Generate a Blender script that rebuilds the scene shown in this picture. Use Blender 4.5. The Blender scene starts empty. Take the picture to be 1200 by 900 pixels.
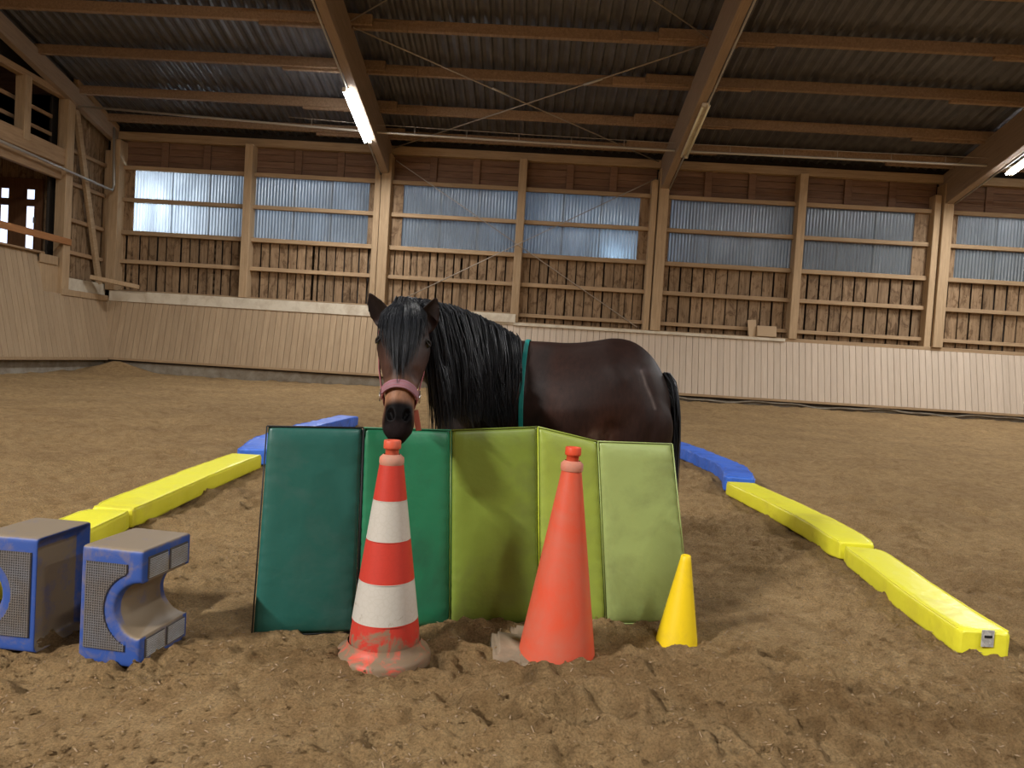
import bpy, bmesh, math, random
import numpy as np
from mathutils import Vector, Matrix, Euler
random.seed(7); rng = np.random.default_rng(7)
S = bpy.context.scene
C = S.collection
PI = math.pi
# ------------------------------------------------------------------ camera
F = 830.0
yaw, pitch, roll = map(math.radians, (-1.17, 1.99, 3.54))
fw = Vector((math.sin(yaw)*math.cos(pitch), math.cos(yaw)*math.cos(pitch), -math.sin(pitch)))
r0 = Vector((math.cos(yaw), -math.sin(yaw), 0)); u0 = r0.cross(fw)
rt = r0*math.cos(roll)+u0*math.sin(roll); up = -r0*math.sin(roll)+u0*math.cos(roll)
cd = bpy.data.cameras.new('camera'); cam = bpy.data.objects.new('camera', cd); C.objects.link(cam)
M = Matrix((rt, up, -fw)).transposed().to_4x4(); M.translation = Vector((0, 0, 1.1))
cam.matrix_world = M
cd.sensor_width = 36; cd.lens = 36*F/1200; cd.clip_start = .05; cd.clip_end = 300
S.camera = cam
# ------------------------------------------------------------------ world, exposure
w = bpy.data.worlds.new('dusk'); S.world = w; w.use_nodes = True
bg = w.node_tree.nodes['Background']; bg.inputs[0].default_value = (.22, .40, .68, 1); bg.inputs[1].default_value = .055
S.view_settings.view_transform = 'Standard'; S.view_settings.look = 'None'
S.view_settings.gamma = 1; S.view_settings.use_curve_mapping = False
S.view_settings.exposure = 0.33
# ------------------------------------------------------------------ hall frame
PH = math.radians(-.54); CU, SU = math.cos(PH), math.sin(PH)
def H(u, v, z=0.0): return Vector((u*CU, v+u*SU, z))
# lamps of the hall: (u, v along the roof slope, lit)
SL = .233
def beam_z(v): return 6.0+SL*(20-v) if v > 3.5 else 6.0+SL*(20-3.5)-SL*(3.5-v)
LAMP_W = 330
LAMPS = [(-4.42, 17.0, .85), (3.56, 16.9, 0), (11.52, 16.9, .85),
         (-8.9, -5.4, 9.5), (-4.42, 7.6, 1.0), (11.52, 7.6, 2.2), (3.56, -2.6, 1.1), (11.3, -5.0, 2.4), (19.2, 4.0, 1.8)]
# dusk yard lamps outside the translucent sheets
def plight(loc, pw, col, rad=.2):
    l = bpy.data.lights.new('yard_light', 'POINT'); l.energy = pw; l.color = col; l.shadow_soft_size = rad
    o = bpy.data.objects.new('yard_light', l); o.location = loc; C.objects.link(o)
plight((-11.2, 21.9, 4.7), 300, (.72, .86, 1))
plight((2.3, 20.62, 4.2), 14, (.5, .75, 1), .08)
plight((-6.0, 23.5, 4.3), 110, (.45, .68, 1))
plight((.8, 23.0, 4.6), 70, (.4, .65, 1))
plight((-11.0, 20.75, 5.25), 12, (.85, .93, 1), .08)
plight((12.9, 21.6, 5.6), 16, (.8, .9, 1), .1)

# ------------------------------------------------------------------ material helpers
MATS = {}
def newmat(name):
    m = bpy.data.materials.new(name); m.use_nodes = True; MATS[name] = m
    nt = m.node_tree; b = nt.nodes['Principled BSDF']
    return m, nt, b
def nd(nt, t, **k):
    n = nt.nodes.new(t)
    for a, v in k.items():
        if a.startswith('i_'):
            n.inputs[a[2:].replace('_', ' ')].default_value = v
        else: setattr(n, a, v)
    return n
def ramp(nt, fac, stops):
    n = nt.nodes.new('ShaderNodeValToRGB'); e = n.color_ramp.elements
    while len(e) < len(stops): e.new(.5)
    for i, (p, c) in enumerate(stops): e[i].position = p; e[i].color = (*c, 1)
    nt.links.new(fac, n.inputs[0]); return n.outputs[0]
def mixc(nt, fac, a, b, mode='MIX'):
    n = nt.nodes.new('ShaderNodeMix'); n.data_type = 'RGBA'; n.blend_type = mode
    for s, v in ((0, fac), (6, a), (7, b)):
        if hasattr(v, 'links') or isinstance(v, bpy.types.NodeSocket): nt.links.new(v, n.inputs[s])
        elif s == 0: n.inputs[0].default_value = v
        else: n.inputs[s].default_value = (*v, 1)
    return n.outputs[2]
def coords(nt, scale=(1, 1, 1), rnd=True, kind='Object'):
    tc = nt.nodes.new('ShaderNodeTexCoord'); mp = nt.nodes.new('ShaderNodeMapping'); mp.inputs['Scale'].default_value = scale
    src = tc.outputs[kind]
    if rnd:
        oi = nt.nodes.new('ShaderNodeObjectInfo'); ml = nd(nt, 'ShaderNodeMath', operation='MULTIPLY'); ml.inputs[1].default_value = 37
        nt.links.new(oi.outputs['Random'], ml.inputs[0])
        ad = nd(nt, 'ShaderNodeVectorMath', operation='ADD'); nt.links.new(src, ad.inputs[0]); nt.links.new(ml.outputs[0], ad.inputs[1]); src = ad.outputs[0]
    nt.links.new(src, mp.inputs[0]); return mp.outputs[0]
def noise(nt, vec, scale, detail=4, rough=.55, dist=0):
    n = nd(nt, 'ShaderNodeTexNoise'); n.inputs['Scale'].default_value = scale; n.inputs['Detail'].default_value = detail
    n.inputs['Roughness'].default_value = rough; n.inputs['Distortion'].default_value = dist
    nt.links.new(vec, n.inputs['Vector']); return n.outputs['Fac']
def bump(nt, b, h, strength, dist=.01):
    n = nd(nt, 'ShaderNodeBump'); n.inputs['Strength'].default_value = strength; n.inputs['Distance'].default_value = dist
    nt.links.new(h, n.inputs['Height']); nt.links.new(n.outputs[0], b.inputs['Normal'])
def wood(name, dark, light, axis='z', rough=.75, var=.35, knots=False):
    m, nt, b = newmat(name)
    sc = {'z': (9, 9, .7), 'x': (.7, 9, 9), 'y': (9, .7, 9)}[axis]
    v = coords(nt, sc); n1 = noise(nt, v, 2.2, 6, .65, .6)
    col = ramp(nt, n1, [(.28, dark), (.72, light)])
    oi = nt.nodes.new('ShaderNodeObjectInfo')
    tone = ramp(nt, oi.outputs['Random'], [(0, (1-var,)*3), (1, (1.0,)*3)])
    col = mixc(nt, 1.0, col, tone, 'MULTIPLY')
    if knots:
        v2 = coords(nt, (1, 1, .55)); n2 = noise(nt, v2, 4.5, 5, .7, 1.2)
        st = ramp(nt, n2, [(.5, (1, 1, 1)), (.62, (.42, .36, .3))])
        col = mixc(nt, .8, col, st, 'MULTIPLY')
    nt.links.new(col, b.inputs['Base Color']); b.inputs['Roughness'].default_value = rough; b.inputs['Specular IOR Level'].default_value = .25
    bump(nt, b, n1, .35, .004); return m
def plain(name, col, rough=.6, metal=0, grime=None, gscale=6, gcol=(.2, .15, .1), b_s=0, b_d=.003, spec=.4, bscale=40):
    m, nt, b = newmat(name); b.inputs['Roughness'].default_value = rough; b.inputs['Metallic'].default_value = metal
    b.inputs['Specular IOR Level'].default_value = spec
    b.inputs['Base Color'].default_value = (*col, 1)
    v = coords(nt, rnd=True)
    if grime:
        n = noise(nt, v, gscale, 6, .65, .4)
        f = ramp(nt, n, [(grime[0], (0, 0, 0)), (grime[1], (1, 1, 1))])
        nt.links.new(mixc(nt, f, col, gcol), b.inputs['Base Color'])
    if b_s: bump(nt, b, noise(nt, v, bscale, 4), b_s, b_d)
    return m
W_BOARD = wood('weathered_board', (.17, .105, .055), (.40, .27, .155), 'z', knots=True, var=.3)
W_HB = wood('gable_board', (.13, .07, .042), (.24, .14, .085), 'x', var=.25)
W_STRUT = wood('post_wood', (.33, .225, .125), (.50, .355, .21), 'z', var=.15)
W_RAIL = wood('rail_wood', (.31, .205, .115), (.47, .33, .19), 'x', var=.2)
W_RAILY = wood('side_rail_wood', (.28, .175, .095), (.44, .29, .16), 'y', var=.2)
W_BEAM = wood('glulam_wood', (.25, .18, .125), (.35, .26, .185), 'y', var=.1)
W_PURL = wood('purlin_wood', (.21, .135, .08), (.36, .245, .155), 'x', var=.3)
W_ORANGE = wood('orange_wood', (.30, .13, .05), (.45, .21, .08), 'y', var=.1)
W_BROWN = wood('door_wood', (.10, .045, .018), (.17, .08, .035), 'z', var=.1)
KICK = wood('kick_plank_wood', (.34, .24, .145), (.45, .335, .21), 'z', var=.12)
KICKB = wood('pale_kick_plank_wood', (.50, .405, .31), (.60, .50, .39), 'z', var=.10)
WHITE = plain('dusty_white_paint', (.62, .56, .44), .7, grime=(.45, .75), gscale=3, gcol=(.42, .34, .24))
CONC = plain('concrete', (.36, .33, .27), .9, grime=(.35, .7), gscale=4, gcol=(.22, .18, .13), b_s=.4)
STEEL = plain('galvanised_steel', (.45, .42, .36), .45, .6)
CABLE = plain('steel_cable', (.36, .31, .25), .5, .3)
DARKM = plain('dark_backing', (.035, .028, .022), .9)
CARD = plain('cardboard', (.42, .30, .18), .85)
# roof sheet
m, nt, b = newmat('roof_sheet'); v = coords(nt, (1, 1, 1), False); n = noise(nt, v, 3, 5)
nt.links.new(ramp(nt, n, [(.3, (.045, .043, .046)), (.7, (.09, .086, .088))]), b.inputs['Base Color']); b.inputs['Roughness'].default_value = .42; b.inputs['Specular IOR Level'].default_value = .6
ROOF = m
# translucent corrugated sheet
m, nt, b = newmat('translucent_sheet'); nt.nodes.remove(b)
out = nt.nodes['Material Output']
tr = nd(nt, 'ShaderNodeBsdfTranslucent'); df = nd(nt, 'ShaderNodeBsdfDiffuse'); gl = nd(nt, 'ShaderNodeBsdfGlossy')
v = coords(nt, (1, 1, .25)); n = noise(nt, v, 1.6, 5, .6, .5)
nt.links.new(ramp(nt, n, [(.3, (.38, .42, .46)), (.65, (.85, .88, .92))]), tr.inputs[0])
df.inputs[0].default_value = (.17, .185, .18, 1); gl.inputs[0].default_value = (.8, .85, .9, 1); gl.inputs['Roughness'].default_value = .22
m1 = nd(nt, 'ShaderNodeMixShader'); m1.inputs[0].default_value = .52; nt.links.new(tr.outputs[0], m1.inputs[1]); nt.links.new(df.outputs[0], m1.inputs[2])
m2 = nd(nt, 'ShaderNodeMixShader'); m2.inputs[0].default_value = .09; nt.links.new(m1.outputs[0], m2.inputs[1]); nt.links.new(gl.outputs[0], m2.inputs[2])
nt.links.new(m2.outputs[0], out.inputs[0]); SHEET = m
def emis(name, col, st):
    m, nt, b = newmat(name); b.inputs['Base Color'].default_value = (*col, 1); b.inputs['Emission Color'].default_value = (*col, 1); b.inputs['Emission Strength'].default_value = st; return m
TUBE_ON = emis('lit_tube', (.93, .96, 1), 42); TUBE_OFF = plain('unlit_tube', (.70, .68, .52), .3)
PANE = emis('daylit_pane', (.62, .74, 1), 1.6)
# sand
m, nt, b = newmat('riding_sand'); v = coords(nt, (1, 1, 1), False)
n1 = noise(nt, v, .9, 6, .6); n2 = noise(nt, v, 9, 8, .7, .3); n3 = noise(nt, v, 120, 5, .7)
c1 = ramp(nt, n2, [(.3, (.43, .275, .130)), (.5, (.57, .385, .195)), (.72, (.68, .485, .265))])
c2 = ramp(nt, n1, [(.3, (.82, .80, .78)), (.7, (1.08, 1.08, 1.06))])
c3 = ramp(nt, n3, [(.3, (.60, .57, .53)), (.5, (1.04, 1.03, 1.0)), (.70, (1.35, 1.30, 1.22))])
cc = mixc(nt, 1.0, mixc(nt, 1.0, c1, c2, 'MULTIPLY'), c3, 'MULTIPLY')
at = nd(nt, 'ShaderNodeAttribute', attribute_name='dark_band'); cc = mixc(nt, at.outputs['Fac'], cc, mixc(nt, 1.0, cc, (.70, .66, .61), 'MULTIPLY'))
nt.links.new(cc, b.inputs['Base Color'])
b.inputs['Roughness'].default_value = .95; b.inputs['Specular IOR Level'].default_value = .15
mm = nd(nt, 'ShaderNodeMath', operation='ADD'); nt.links.new(n2, mm.inputs[0]); m5 = nd(nt, 'ShaderNodeMath', operation='MULTIPLY'); m5.inputs[1].default_value = .9
n4 = noise(nt, v, 38, 8, .85, .8); nt.links.new(n4, m5.inputs[0]); nt.links.new(m5.outputs[0], mm.inputs[1])
bump(nt, b, mm.outputs[0], 1.0, .11); SAND = m
CHIP = plain('wood_fibre', (.30, .21, .125), .9)
# ------------------------------------------------------------------ object helpers
def mesh_from(name, verts, faces, mat=None, smooth=False):
    me = bpy.data.meshes.new(name); me.from_pydata([tuple(v) for v in verts], [], [tuple(f) for f in faces]); me.update()
    if mat: me.materials.append(mat)
    if smooth: me.polygons.foreach_set('use_smooth', [True]*len(me.polygons))
    return me
def link(name, me, parent=None, loc=(0, 0, 0), rot=(0, 0, 0), kind=None):
    o = bpy.data.objects.new(name, me); C.objects.link(o); o.location = loc; o.rotation_euler = rot
    if parent: o.parent = parent
    if kind: o['kind'] = kind
    return o
def thing(name, label, cat, loc=(0, 0, 0), rz=0, group=None, me=None):
    o = link(name, me, None, loc, (0, 0, rz)); o['label'] = label; o['category'] = cat
    if group: o['group'] = group
    return o
_bc = {}
def boxmesh(sx, sy, sz, mat, bev=.006):
    k = (round(sx, 3), round(sy, 3), round(sz, 3), mat.name, bev)
    if k in _bc: return _bc[k]
    bm = bmesh.new(); bmesh.ops.create_cube(bm, size=1)
    bmesh.ops.scale(bm, vec=(sx, sy, sz), verts=bm.verts)
    if bev: bmesh.ops.bevel(bm, geom=list(bm.edges), offset=min(bev, sx*.3, sy*.3, sz*.3), segments=1, affect='EDGES')
    me = bpy.data.meshes.new('box'); bm.to_mesh(me); bm.free(); me.materials.append(mat); _bc[k] = me; return me
def hbox(name, u0_, u1, v0, v1, z0, z1, mat, parent, bev=.006, rot=(0, 0, 0), kind=None):
    c = H((u0_+u1)/2, (v0+v1)/2, (z0+z1)/2)
    return link(name, boxmesh(abs(u1-u0_), abs(v1-v0), abs(z1-z0), mat, bev), parent, c, (rot[0], rot[1], PH+rot[2]), kind)
def xbox(name, x0, x1, y0, y1, z0, z1, mat, parent, bev=.006, kind=None):
    return link(name, boxmesh(abs(x1-x0), abs(y1-y0), abs(z1-z0), mat, bev), parent, ((x0+x1)/2, (y0+y1)/2, (z0+z1)/2), kind=kind)
def beambox(name, a, b, wd, ht, mat, parent, upv=Vector((0, 0, 1)), bev=.006):
    a = Vector(a); b = Vector(b); d = b-a; L = d.length; y = d.normalized(); x = y.cross(upv).normalized(); z = x.cross(y)
    o = link(name, boxmesh(wd, L, ht, mat, bev), parent)
    mt = Matrix((x, y, z)).transposed().to_4x4(); mt.translation = (a+b)/2
    o.matrix_basis = mt; return o
def tube(verts, faces, pts, rad, n=8, cap=True):
    base = len(verts); P = [Vector(p) for p in pts]; N = len(P)
    rad = rad if isinstance(rad, (list, tuple)) else [rad]*N
    prev = None
    for i in range(N):
        d = (P[min(i+1, N-1)]-P[max(i-1, 0)]).normalized()
        if prev is None: a = d.orthogonal().normalized()
        else: a = (prev-d*prev.dot(d)).normalized()
        prev = a; b_ = d.cross(a)
        for k in range(n):
            t = 2*PI*k/n; verts.append(P[i]+(a*math.cos(t)+b_*math.sin(t))*rad[i])
    for i in range(N-1):
        for k in range(n):
            faces.append((base+i*n+k, base+i*n+(k+1) % n, base+(i+1)*n+(k+1) % n, base+(i+1)*n+k))
    if cap:
        faces.append(tuple(base+k for k in reversed(range(n)))); faces.append(tuple(base+(N-1)*n+k for k in range(n)))
def tubeobj(name, pts, rad, mat, parent=None, n=8, **k):
    v, f = [], []; tube(v, f, pts, rad, n); return link(name, mesh_from(name, v, f, mat, True), parent, **k)
def lathe(name, prof, mat, n=40, parent=None, noisef=None, cap_top=False, cap_bot=False):
    v, f = [], []
    for i, (r, z) in enumerate(prof):
        for k in range(n):
            a = 2*PI*k/n; rr = r
            if noisef: rr = r*noisef(a, z)
            v.append((rr*math.cos(a), rr*math.sin(a), z))
    for i in range(len(prof)-1):
        for k in range(n): f.append((i*n+k, i*n+(k+1) % n, (i+1)*n+(k+1) % n, (i+1)*n+k))
    if cap_bot: f.append(tuple(reversed(range(n))))
    if cap_top: f.append(tuple((len(prof)-1)*n+k for k in range(n)))
    return mesh_from(name, v, f, mat, True)
def evalmesh(o):
    dg = bpy.context.evaluated_depsgraph_get(); dg.update()
    me = bpy.data.meshes.new_from_object(o.evaluated_get(dg)); return me

# ================================================================== FLOOR
def smooth(a, b_, x): t = np.clip((x-a)/(b_-a), 0, 1); return t*t*(3-2*t)
def vnoise(x, y, seed=0):
    r_ = np.random.default_rng(seed); T = r_.random((256, 256))
    xi = np.floor(x).astype(int); yi = np.floor(y).astype(int); fx = x-xi; fy = y-yi
    fx = fx*fx*(3-2*fx); fy = fy*fy*(3-2*fy)
    g = lambda a, b_: T[a & 255, b_ & 255]
    return (g(xi, yi)*(1-fx)+g(xi+1, yi)*fx)*(1-fy)+(g(xi, yi+1)*(1-fx)+g(xi+1, yi+1)*fx)*fy
def axis(dense0, dense1, step, lo, hi, grow):
    a = list(np.arange(dense0, dense1, step)); s = step; x = dense1
    while x < hi: a.append(x); s = min(s*grow, .35); x += s
    a.append(hi); s = step; x = dense0-step; b_ = []
    while x > lo: b_.append(x); s = min(s*grow, .35); x -= s
    b_.append(lo); return np.array(sorted(set(a+b_)))
xs = axis(-1.9, 1.9, .0135, -12.0, 27, 1.022); ys = axis(1.35, 4.1, .0135, -13, 20.0, 1.014)
X, Y = np.meshgrid(xs, ys)
def blob(cx, cy, rx, ry, h, rot=0):
    c, s = math.cos(rot), math.sin(rot); dx = (X-cx)*c+(Y-cy)*s; dy = -(X-cx)*s+(Y-cy)*c
    return h*np.exp(-((dx/rx)**2+(dy/ry)**2))
def ground(X, Y):
    wx = X+.25*vnoise(X*2.3, Y*2.3, 9); wy = Y+.25*vnoise(X*2.1+7, Y*2.1, 10)
    z = .030*(vnoise(wx*2.6, wy*3.4, 1)-.5)+.026*(vnoise(wx*6, wy*8, 2)-.5)+.020*(np.abs(vnoise(wx*12, wy*15, 3)-.5)*2-.5)
    z += .026*(vnoise(X*24, Y*30, 4)-.5)*(.4+1.2*vnoise(X*1.7, Y*1.7, 14))+.019*(vnoise(X*50, Y*58, 5)-.5)*(.4+1.2*vnoise(X*2.7, Y*2.7, 15))+.007*(vnoise(X*110, Y*110, 6)-.5)
    far = smooth(4, 7, Y); z += far*(.05*(vnoise(wx*3.1, wy*3.1, 11)-.5)+.03*(vnoise(wx*7, wy*6, 12)-.5))
    return z
Z = ground(X, Y)
near = (1-smooth(3.4, 5, Y))*(np.abs(X) < 4)
Z += near*.034*(np.abs(vnoise(X*9+3, Y*13, 21)-.5)*2-.4)*(1-smooth(2.5, 3.5, Y))
for a in [(.18, 2.42, .28, .10, .045), (.42, 2.5, .18, .08, .035), (-.20, 2.62, .25, .06, .03), (-.7, 2.42, .45, .13, .03), (.75, 2.62, .35, .1, .025),
          (.05, 2.86, .3, .05, .03), (1.1, 2.45, .4, .12, .04, -.3), (1.35, 2.2, .5, .08, .035, -.5), (-1.45, 2.22, .5, .06, .03), (-1.0, 2.1, .4, .06, .02),
          (.5, 2.08, .35, .06, .03, .2), (-.3, 2.1, .3, .07, .025), (.9, 2.9, .2, .12, .02)]: Z += blob(*a)
rq = random.Random(11)
for i in range(46):
    hx, hy = rq.uniform(-1.7, 2.0), rq.uniform(1.55, 2.75); Z += blob(hx, hy, rq.uniform(.06, .22), rq.uniform(.02, .05), rq.uniform(.008, .026), rq.uniform(-.7, .7))
# hoof prints and scuffs
for (px, py, r_, d) in [(-.48, 1.93, .05, .045), (.20, 2.16, .07, .05), (-.02, 2.14, .06, .04), (.33, 2.22, .07, .035), (-.98, 2.12, .06, .03), (1.02, 2.7, .07, .04),
                        (-.12, 2.72, .09, .045), (-.28, 2.48, .05, .04), (.9, 2.2, .08, .03), (1.4, 3.1, .09, .03), (-.9, 3.3, .1, .02), (1.3, 3.9, .1, .03), (-1.3, 4.3, .1, .03), (.6, 1.7, .1, .02), (-.1, 1.8, .07, .02)]:
    dd = np.sqrt((X-px)**2+((Y-py)*1.15)**2); Z += -d*np.exp(-(dd/r_)**4)+d*.45*np.exp(-((dd-r_*1.45)/(r_*.35))**2)
rr = random.Random(3)
for i in range(240):
    py = rr.uniform(4, 19); px = rr.uniform(-.8*py, .8*py); r_ = rr.uniform(.08, .16); d = rr.uniform(.02, .05)
    sel = (np.abs(X-px) < .6) & (np.abs(Y-py) < .6)
    dd = np.sqrt((X[sel]-px)**2+(Y[sel]-py)**2); Z[sel] += -d*np.exp(-(dd/r_)**4)+d*.5*np.exp(-((dd-r_*1.5)/(r_*.4))**2)
# smooth raked patches
Zs = .02*(vnoise(X*1.3, Y*1.3, 40)-.5)
for (cx, cy, rx, ry) in [(-1.0, 2.95, .35, .28), (-.95, 1.95, .4, .16), (1.15, 3.05, .25, .2), (1.25, 3.5, .2, .3), (.55, 1.75, .3, .1)]:
    k = np.clip(blob(cx, cy, rx, ry, 1.2), 0, .85); Z = Z*(1-k)+Zs*k
Z += (.06+.20*smooth(-9, 5, X))*smooth(16.0, 19.3, Y-X*SU)+.05*(1-smooth(-11.7, -10.6, X))
Z += .26*np.exp(-(((X+11.2)/.7)**2+((Y-19.3)/.5)**2))
dark_band = np.clip(.9*np.exp(-((Y-2.35)/.28)**2)*(vnoise(X*2.3, Y*4, 31)*1.2), 0, 1)  # mask for a patchy band of darker sand across the foreground
ny, nx = X.shape
me = bpy.data.meshes.new('sand'); idx = np.arange(nx*ny).reshape(ny, nx)
vv = np.stack([X, Y, Z], -1).reshape(-1, 3); ff = np.stack([idx[:-1, :-1], idx[:-1, 1:], idx[1:, 1:], idx[1:, :-1]], -1).reshape(-1, 4)
me.vertices.add(len(vv)); me.vertices.foreach_set('co', vv.ravel()); me.loops.add(ff.size); me.loops.foreach_set('vertex_index', ff.ravel().astype(np.int32))
me.polygons.add(len(ff)); me.polygons.foreach_set('loop_start', np.arange(0, ff.size, 4, dtype=np.int32)); me.polygons.foreach_set('use_smooth', [True]*len(ff))
me.update(calc_edges=True); me.validate(); me.materials.append(SAND)
at = me.attributes.new('dark_band', 'FLOAT', 'POINT'); at.data.foreach_set('value', dark_band.ravel().astype(np.float32))
floor = link('floor', me, kind='structure')
def gz(x, y):
    j = np.searchsorted(ys, y); i = np.searchsorted(xs, x); return float(Z[min(j, ny-1), min(i, nx-1)])
# crumbs of sand
v, f = [], []
for i in range(9000):
    y = 1.45+(rr.random()**1.6)*5.5; x = rr.uniform(-.85, .85)*y; r_ = rr.uniform(.0025, .009)*(1 if rr.random() < .95 else 1.8); z = gz(x, y); b0 = len(v)
    for q in ((1, 0, 0), (0, 1, 0), (-1, 0, 0), (0, -1, 0), (0, 0, .9), (0, 0, -.5)): v.append((x+q[0]*r_*rr.uniform(.6, 1.3), y+q[1]*r_*rr.uniform(.6, 1.3), z+r_*.25+q[2]*r_*rr.uniform(.6, 1.2)))
    f += [(b0, b0+1, b0+4), (b0+1, b0+2, b0+4), (b0+2, b0+3, b0+4), (b0+3, b0, b0+4), (b0+1, b0, b0+5), (b0+2, b0+1, b0+5), (b0+3, b0+2, b0+5), (b0, b0+3, b0+5)]
link('sand_crumbs', mesh_from('sand_crumbs', v, f, SAND), floor, kind='stuff')
# fibres and chips in the sand
v, f = [], []
for i in range(4500):
    y = 1.4+ (rr.random()**1.3)*3.6; x = rr.uniform(-.85, .85)*y
    L = rr.uniform(.002, .009)*(1 if rr.random() < .93 else 1.6); wd = rr.uniform(.0010, .0024); a = rr.uniform(0, PI); z = gz(x, y)+.002
    dx, dy = math.cos(a)*L, math.sin(a)*L; ex, ey = -math.sin(a)*wd, math.cos(a)*wd; t = rr.uniform(-.4, .6)*L; b0 = len(v)
    L *= 1.0
    v += [(x-dx-ex, y-dy-ey, z-t), (x+dx-ex, y+dy-ey, z+t), (x+dx+ex, y+dy+ey, z+t), (x-dx+ex, y-dy+ey, z-t), (x, y, z+wd*1.5)]
    f += [(b0, b0+1, b0+4), (b0+1, b0+2, b0+4), (b0+2, b0+3, b0+4), (b0+3, b0, b0+4)]
ch = link('wood_fibre', mesh_from('wood_fibre', v, f, CHIP), floor, kind='stuff')

# ================================================================== BACK WALL
U0, BW = -12.03, 3.857
PU = [U0+BW*j for j in range(9)]
wb = hbox('wall_back', -12.9, 27, 20.28, 20.34, -.3, 2.3, DARKM, None, 0, kind='structure')
def wchild(name, u0_, u1, v0, v1, z0, z1, mat, bev=.006, parent=None, rot=(0, 0, 0)):
    c = H((u0_+u1)/2, (v0+v1)/2, (z0+z1)/2); o = link(name, boxmesh(abs(u1-u0_), abs(v1-v0), abs(z1-z0), mat, bev), None, c, (rot[0], rot[1], PH+rot[2]))
    p = parent or wb; o.parent = p; o.matrix_parent_inverse = p.matrix_basis.inverted(); return o
# backing strip pieces
wchild('backing_panel', -12.9, 27, 20.28, 20.33, 2.0, 4.04, DARKM, 0)
wchild('backing_panel', -12.9, 27, 20.28, 20.33, 5.9, 7.3, DARKM, 0)
WIN = [(-11.55, -8.30), (-8.02, -4.78), (-3.80, -.58), (-.32, 2.86), (3.72, 7.14), (7.40, 10.45), (11.62, 14.85), (15.1, 18.6)]
for j in range(8):
    u, e = PU[j]+.1, PU[j+1]-.1
    pitch = .262 if j < 4 else .325
    while u < e-.03:
        wd = min(pitch*random.uniform(.84, .95), e-u); off = random.choice((0, 0, .028)) if j < 4 else random.choice((0, .012))
        wchild('plank', u+.006, u+wd, 20.14+off, 20.165+off, 2.15, 4.06, W_BOARD, .004, rot=(0, random.uniform(-.004, .004), 0)); u += pitch if not (j < 4 and random.random() < .25) else pitch*.62
    # side planks beside the windows (full height)
    for a, b_ in ((PU[j]+.05, WIN[j][0]), (WIN[j][1], PU[j+1]-.05)):
        if b_-a > .12:
            wchild('side_plank', a, b_, 20.10, 20.125, 4.0, 5.92, W_BOARD, .004)
    # top band of horizontal boards with short studs
    for k in range(3):
        a = PU[j]+.1+k*(BW-.2)/3; b_ = a+(BW-.2)/3
        for r_ in range(4): wchild('gable_board', a+.005, b_-.005, 20.17+.006*(r_ % 2), 20.195+.006*(r_ % 2), 5.93+r_*.19, 5.93+r_*.19+.182, W_HB, .004)
        if k: wchild('stud', a-.10, a+.10, 20.10, 20.17, 5.95, 6.68, W_HB, .006)
    # rails
    for z, h in ((2.36, .10), (3.22, .11), (4.04, .12), (4.97, .11), (5.88, .11)):
        wchild('rail', PU[j]+.06, PU[j+1]-.06, 20.0, 20.11, z-h/2, z+h/2, W_RAIL)
wchild('rail', -12.3, 19, 19.98, 20.16, 6.66, 6.88, W_RAIL)
wchild('rail', 19, 27, 20.0, 20.15, 2.1, 6.9, W_HB)
# posts
for j in range(8):
    u = PU[j]
    if j % 2 == 0:
        zp = 2.37 if u < -.5 else 2.14
        wchild('post', u-.07, u+.20, 19.78, 20.2, zp, 6.6, W_STRUT, .01)
        wchild('post', u-.27, u-.10, 19.86, 20.2, zp, 6.3, W_STRUT, .01)
    else: wchild('post', u-.11, u+.11, 19.82, 20.2, 2.37 if u < -.5 else 2.14, 6.68, W_STRUT, .01)
# window structures: corrugated sheets
def corr(u0_, u1, z0, z1, pitch=.09, amp=.017):
    n = int((u1-u0_)/pitch*6); v, f = [], []
    for i in range(n+1):
        u = u0_+(u1-u0_)*i/n; y = amp*math.sin(2*PI*(u-u0_)/pitch)
        v += [(u, y, z0), (u, y, z1)]
    for i in range(n): f.append((2*i, 2*i+2, 2*i+3, 2*i+1))
    return mesh_from('corr', v, f, SHEET, True)
for j, (a, b_) in enumerate(WIN):
    c = H((a+b_)/2, 20.16, 4.94)
    win = link('window_%d' % (j+1), boxmesh(b_-a, .05, .05, W_RAIL, .004), None, c+Vector((0, .03, 0)), (0, 0, PH), 'structure')
    wbm = win.matrix_basis.inverted()
    for row, (z0, z1) in enumerate(((4.06, 4.95), (4.95, 5.86))):
        n = 3; wd = (b_-a)/n
        for k in range(n):
            hw = wd/2+.03
            o = link('sheet', corr(-hw, hw, z0-4.94-.01, z1-4.94+.01), win, (-(b_-a)/2+wd*(k+.5), -.03+.006*(k % 2)-.01*row, 0))
# wall cross bracing cables + cable stays
for a, b_ in (((-3.99, 6.4), (2.95, 2.2)), ((-3.9, 2.42), (3.22, 6.3))):
    v, f = [], []; tube(v, f, [H(a[0], 19.72, a[1]), H((a[0]+b_[0])/2, 19.70, (a[1]+b_[1])/2), H(b_[0], 19.72, b_[1])], .014, 6)
    o = link('brace_cable', mesh_from('brace_cable', v, f, CABLE, True)); o.parent = wb; o.matrix_parent_inverse = wb.matrix_basis.inverted()

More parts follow.
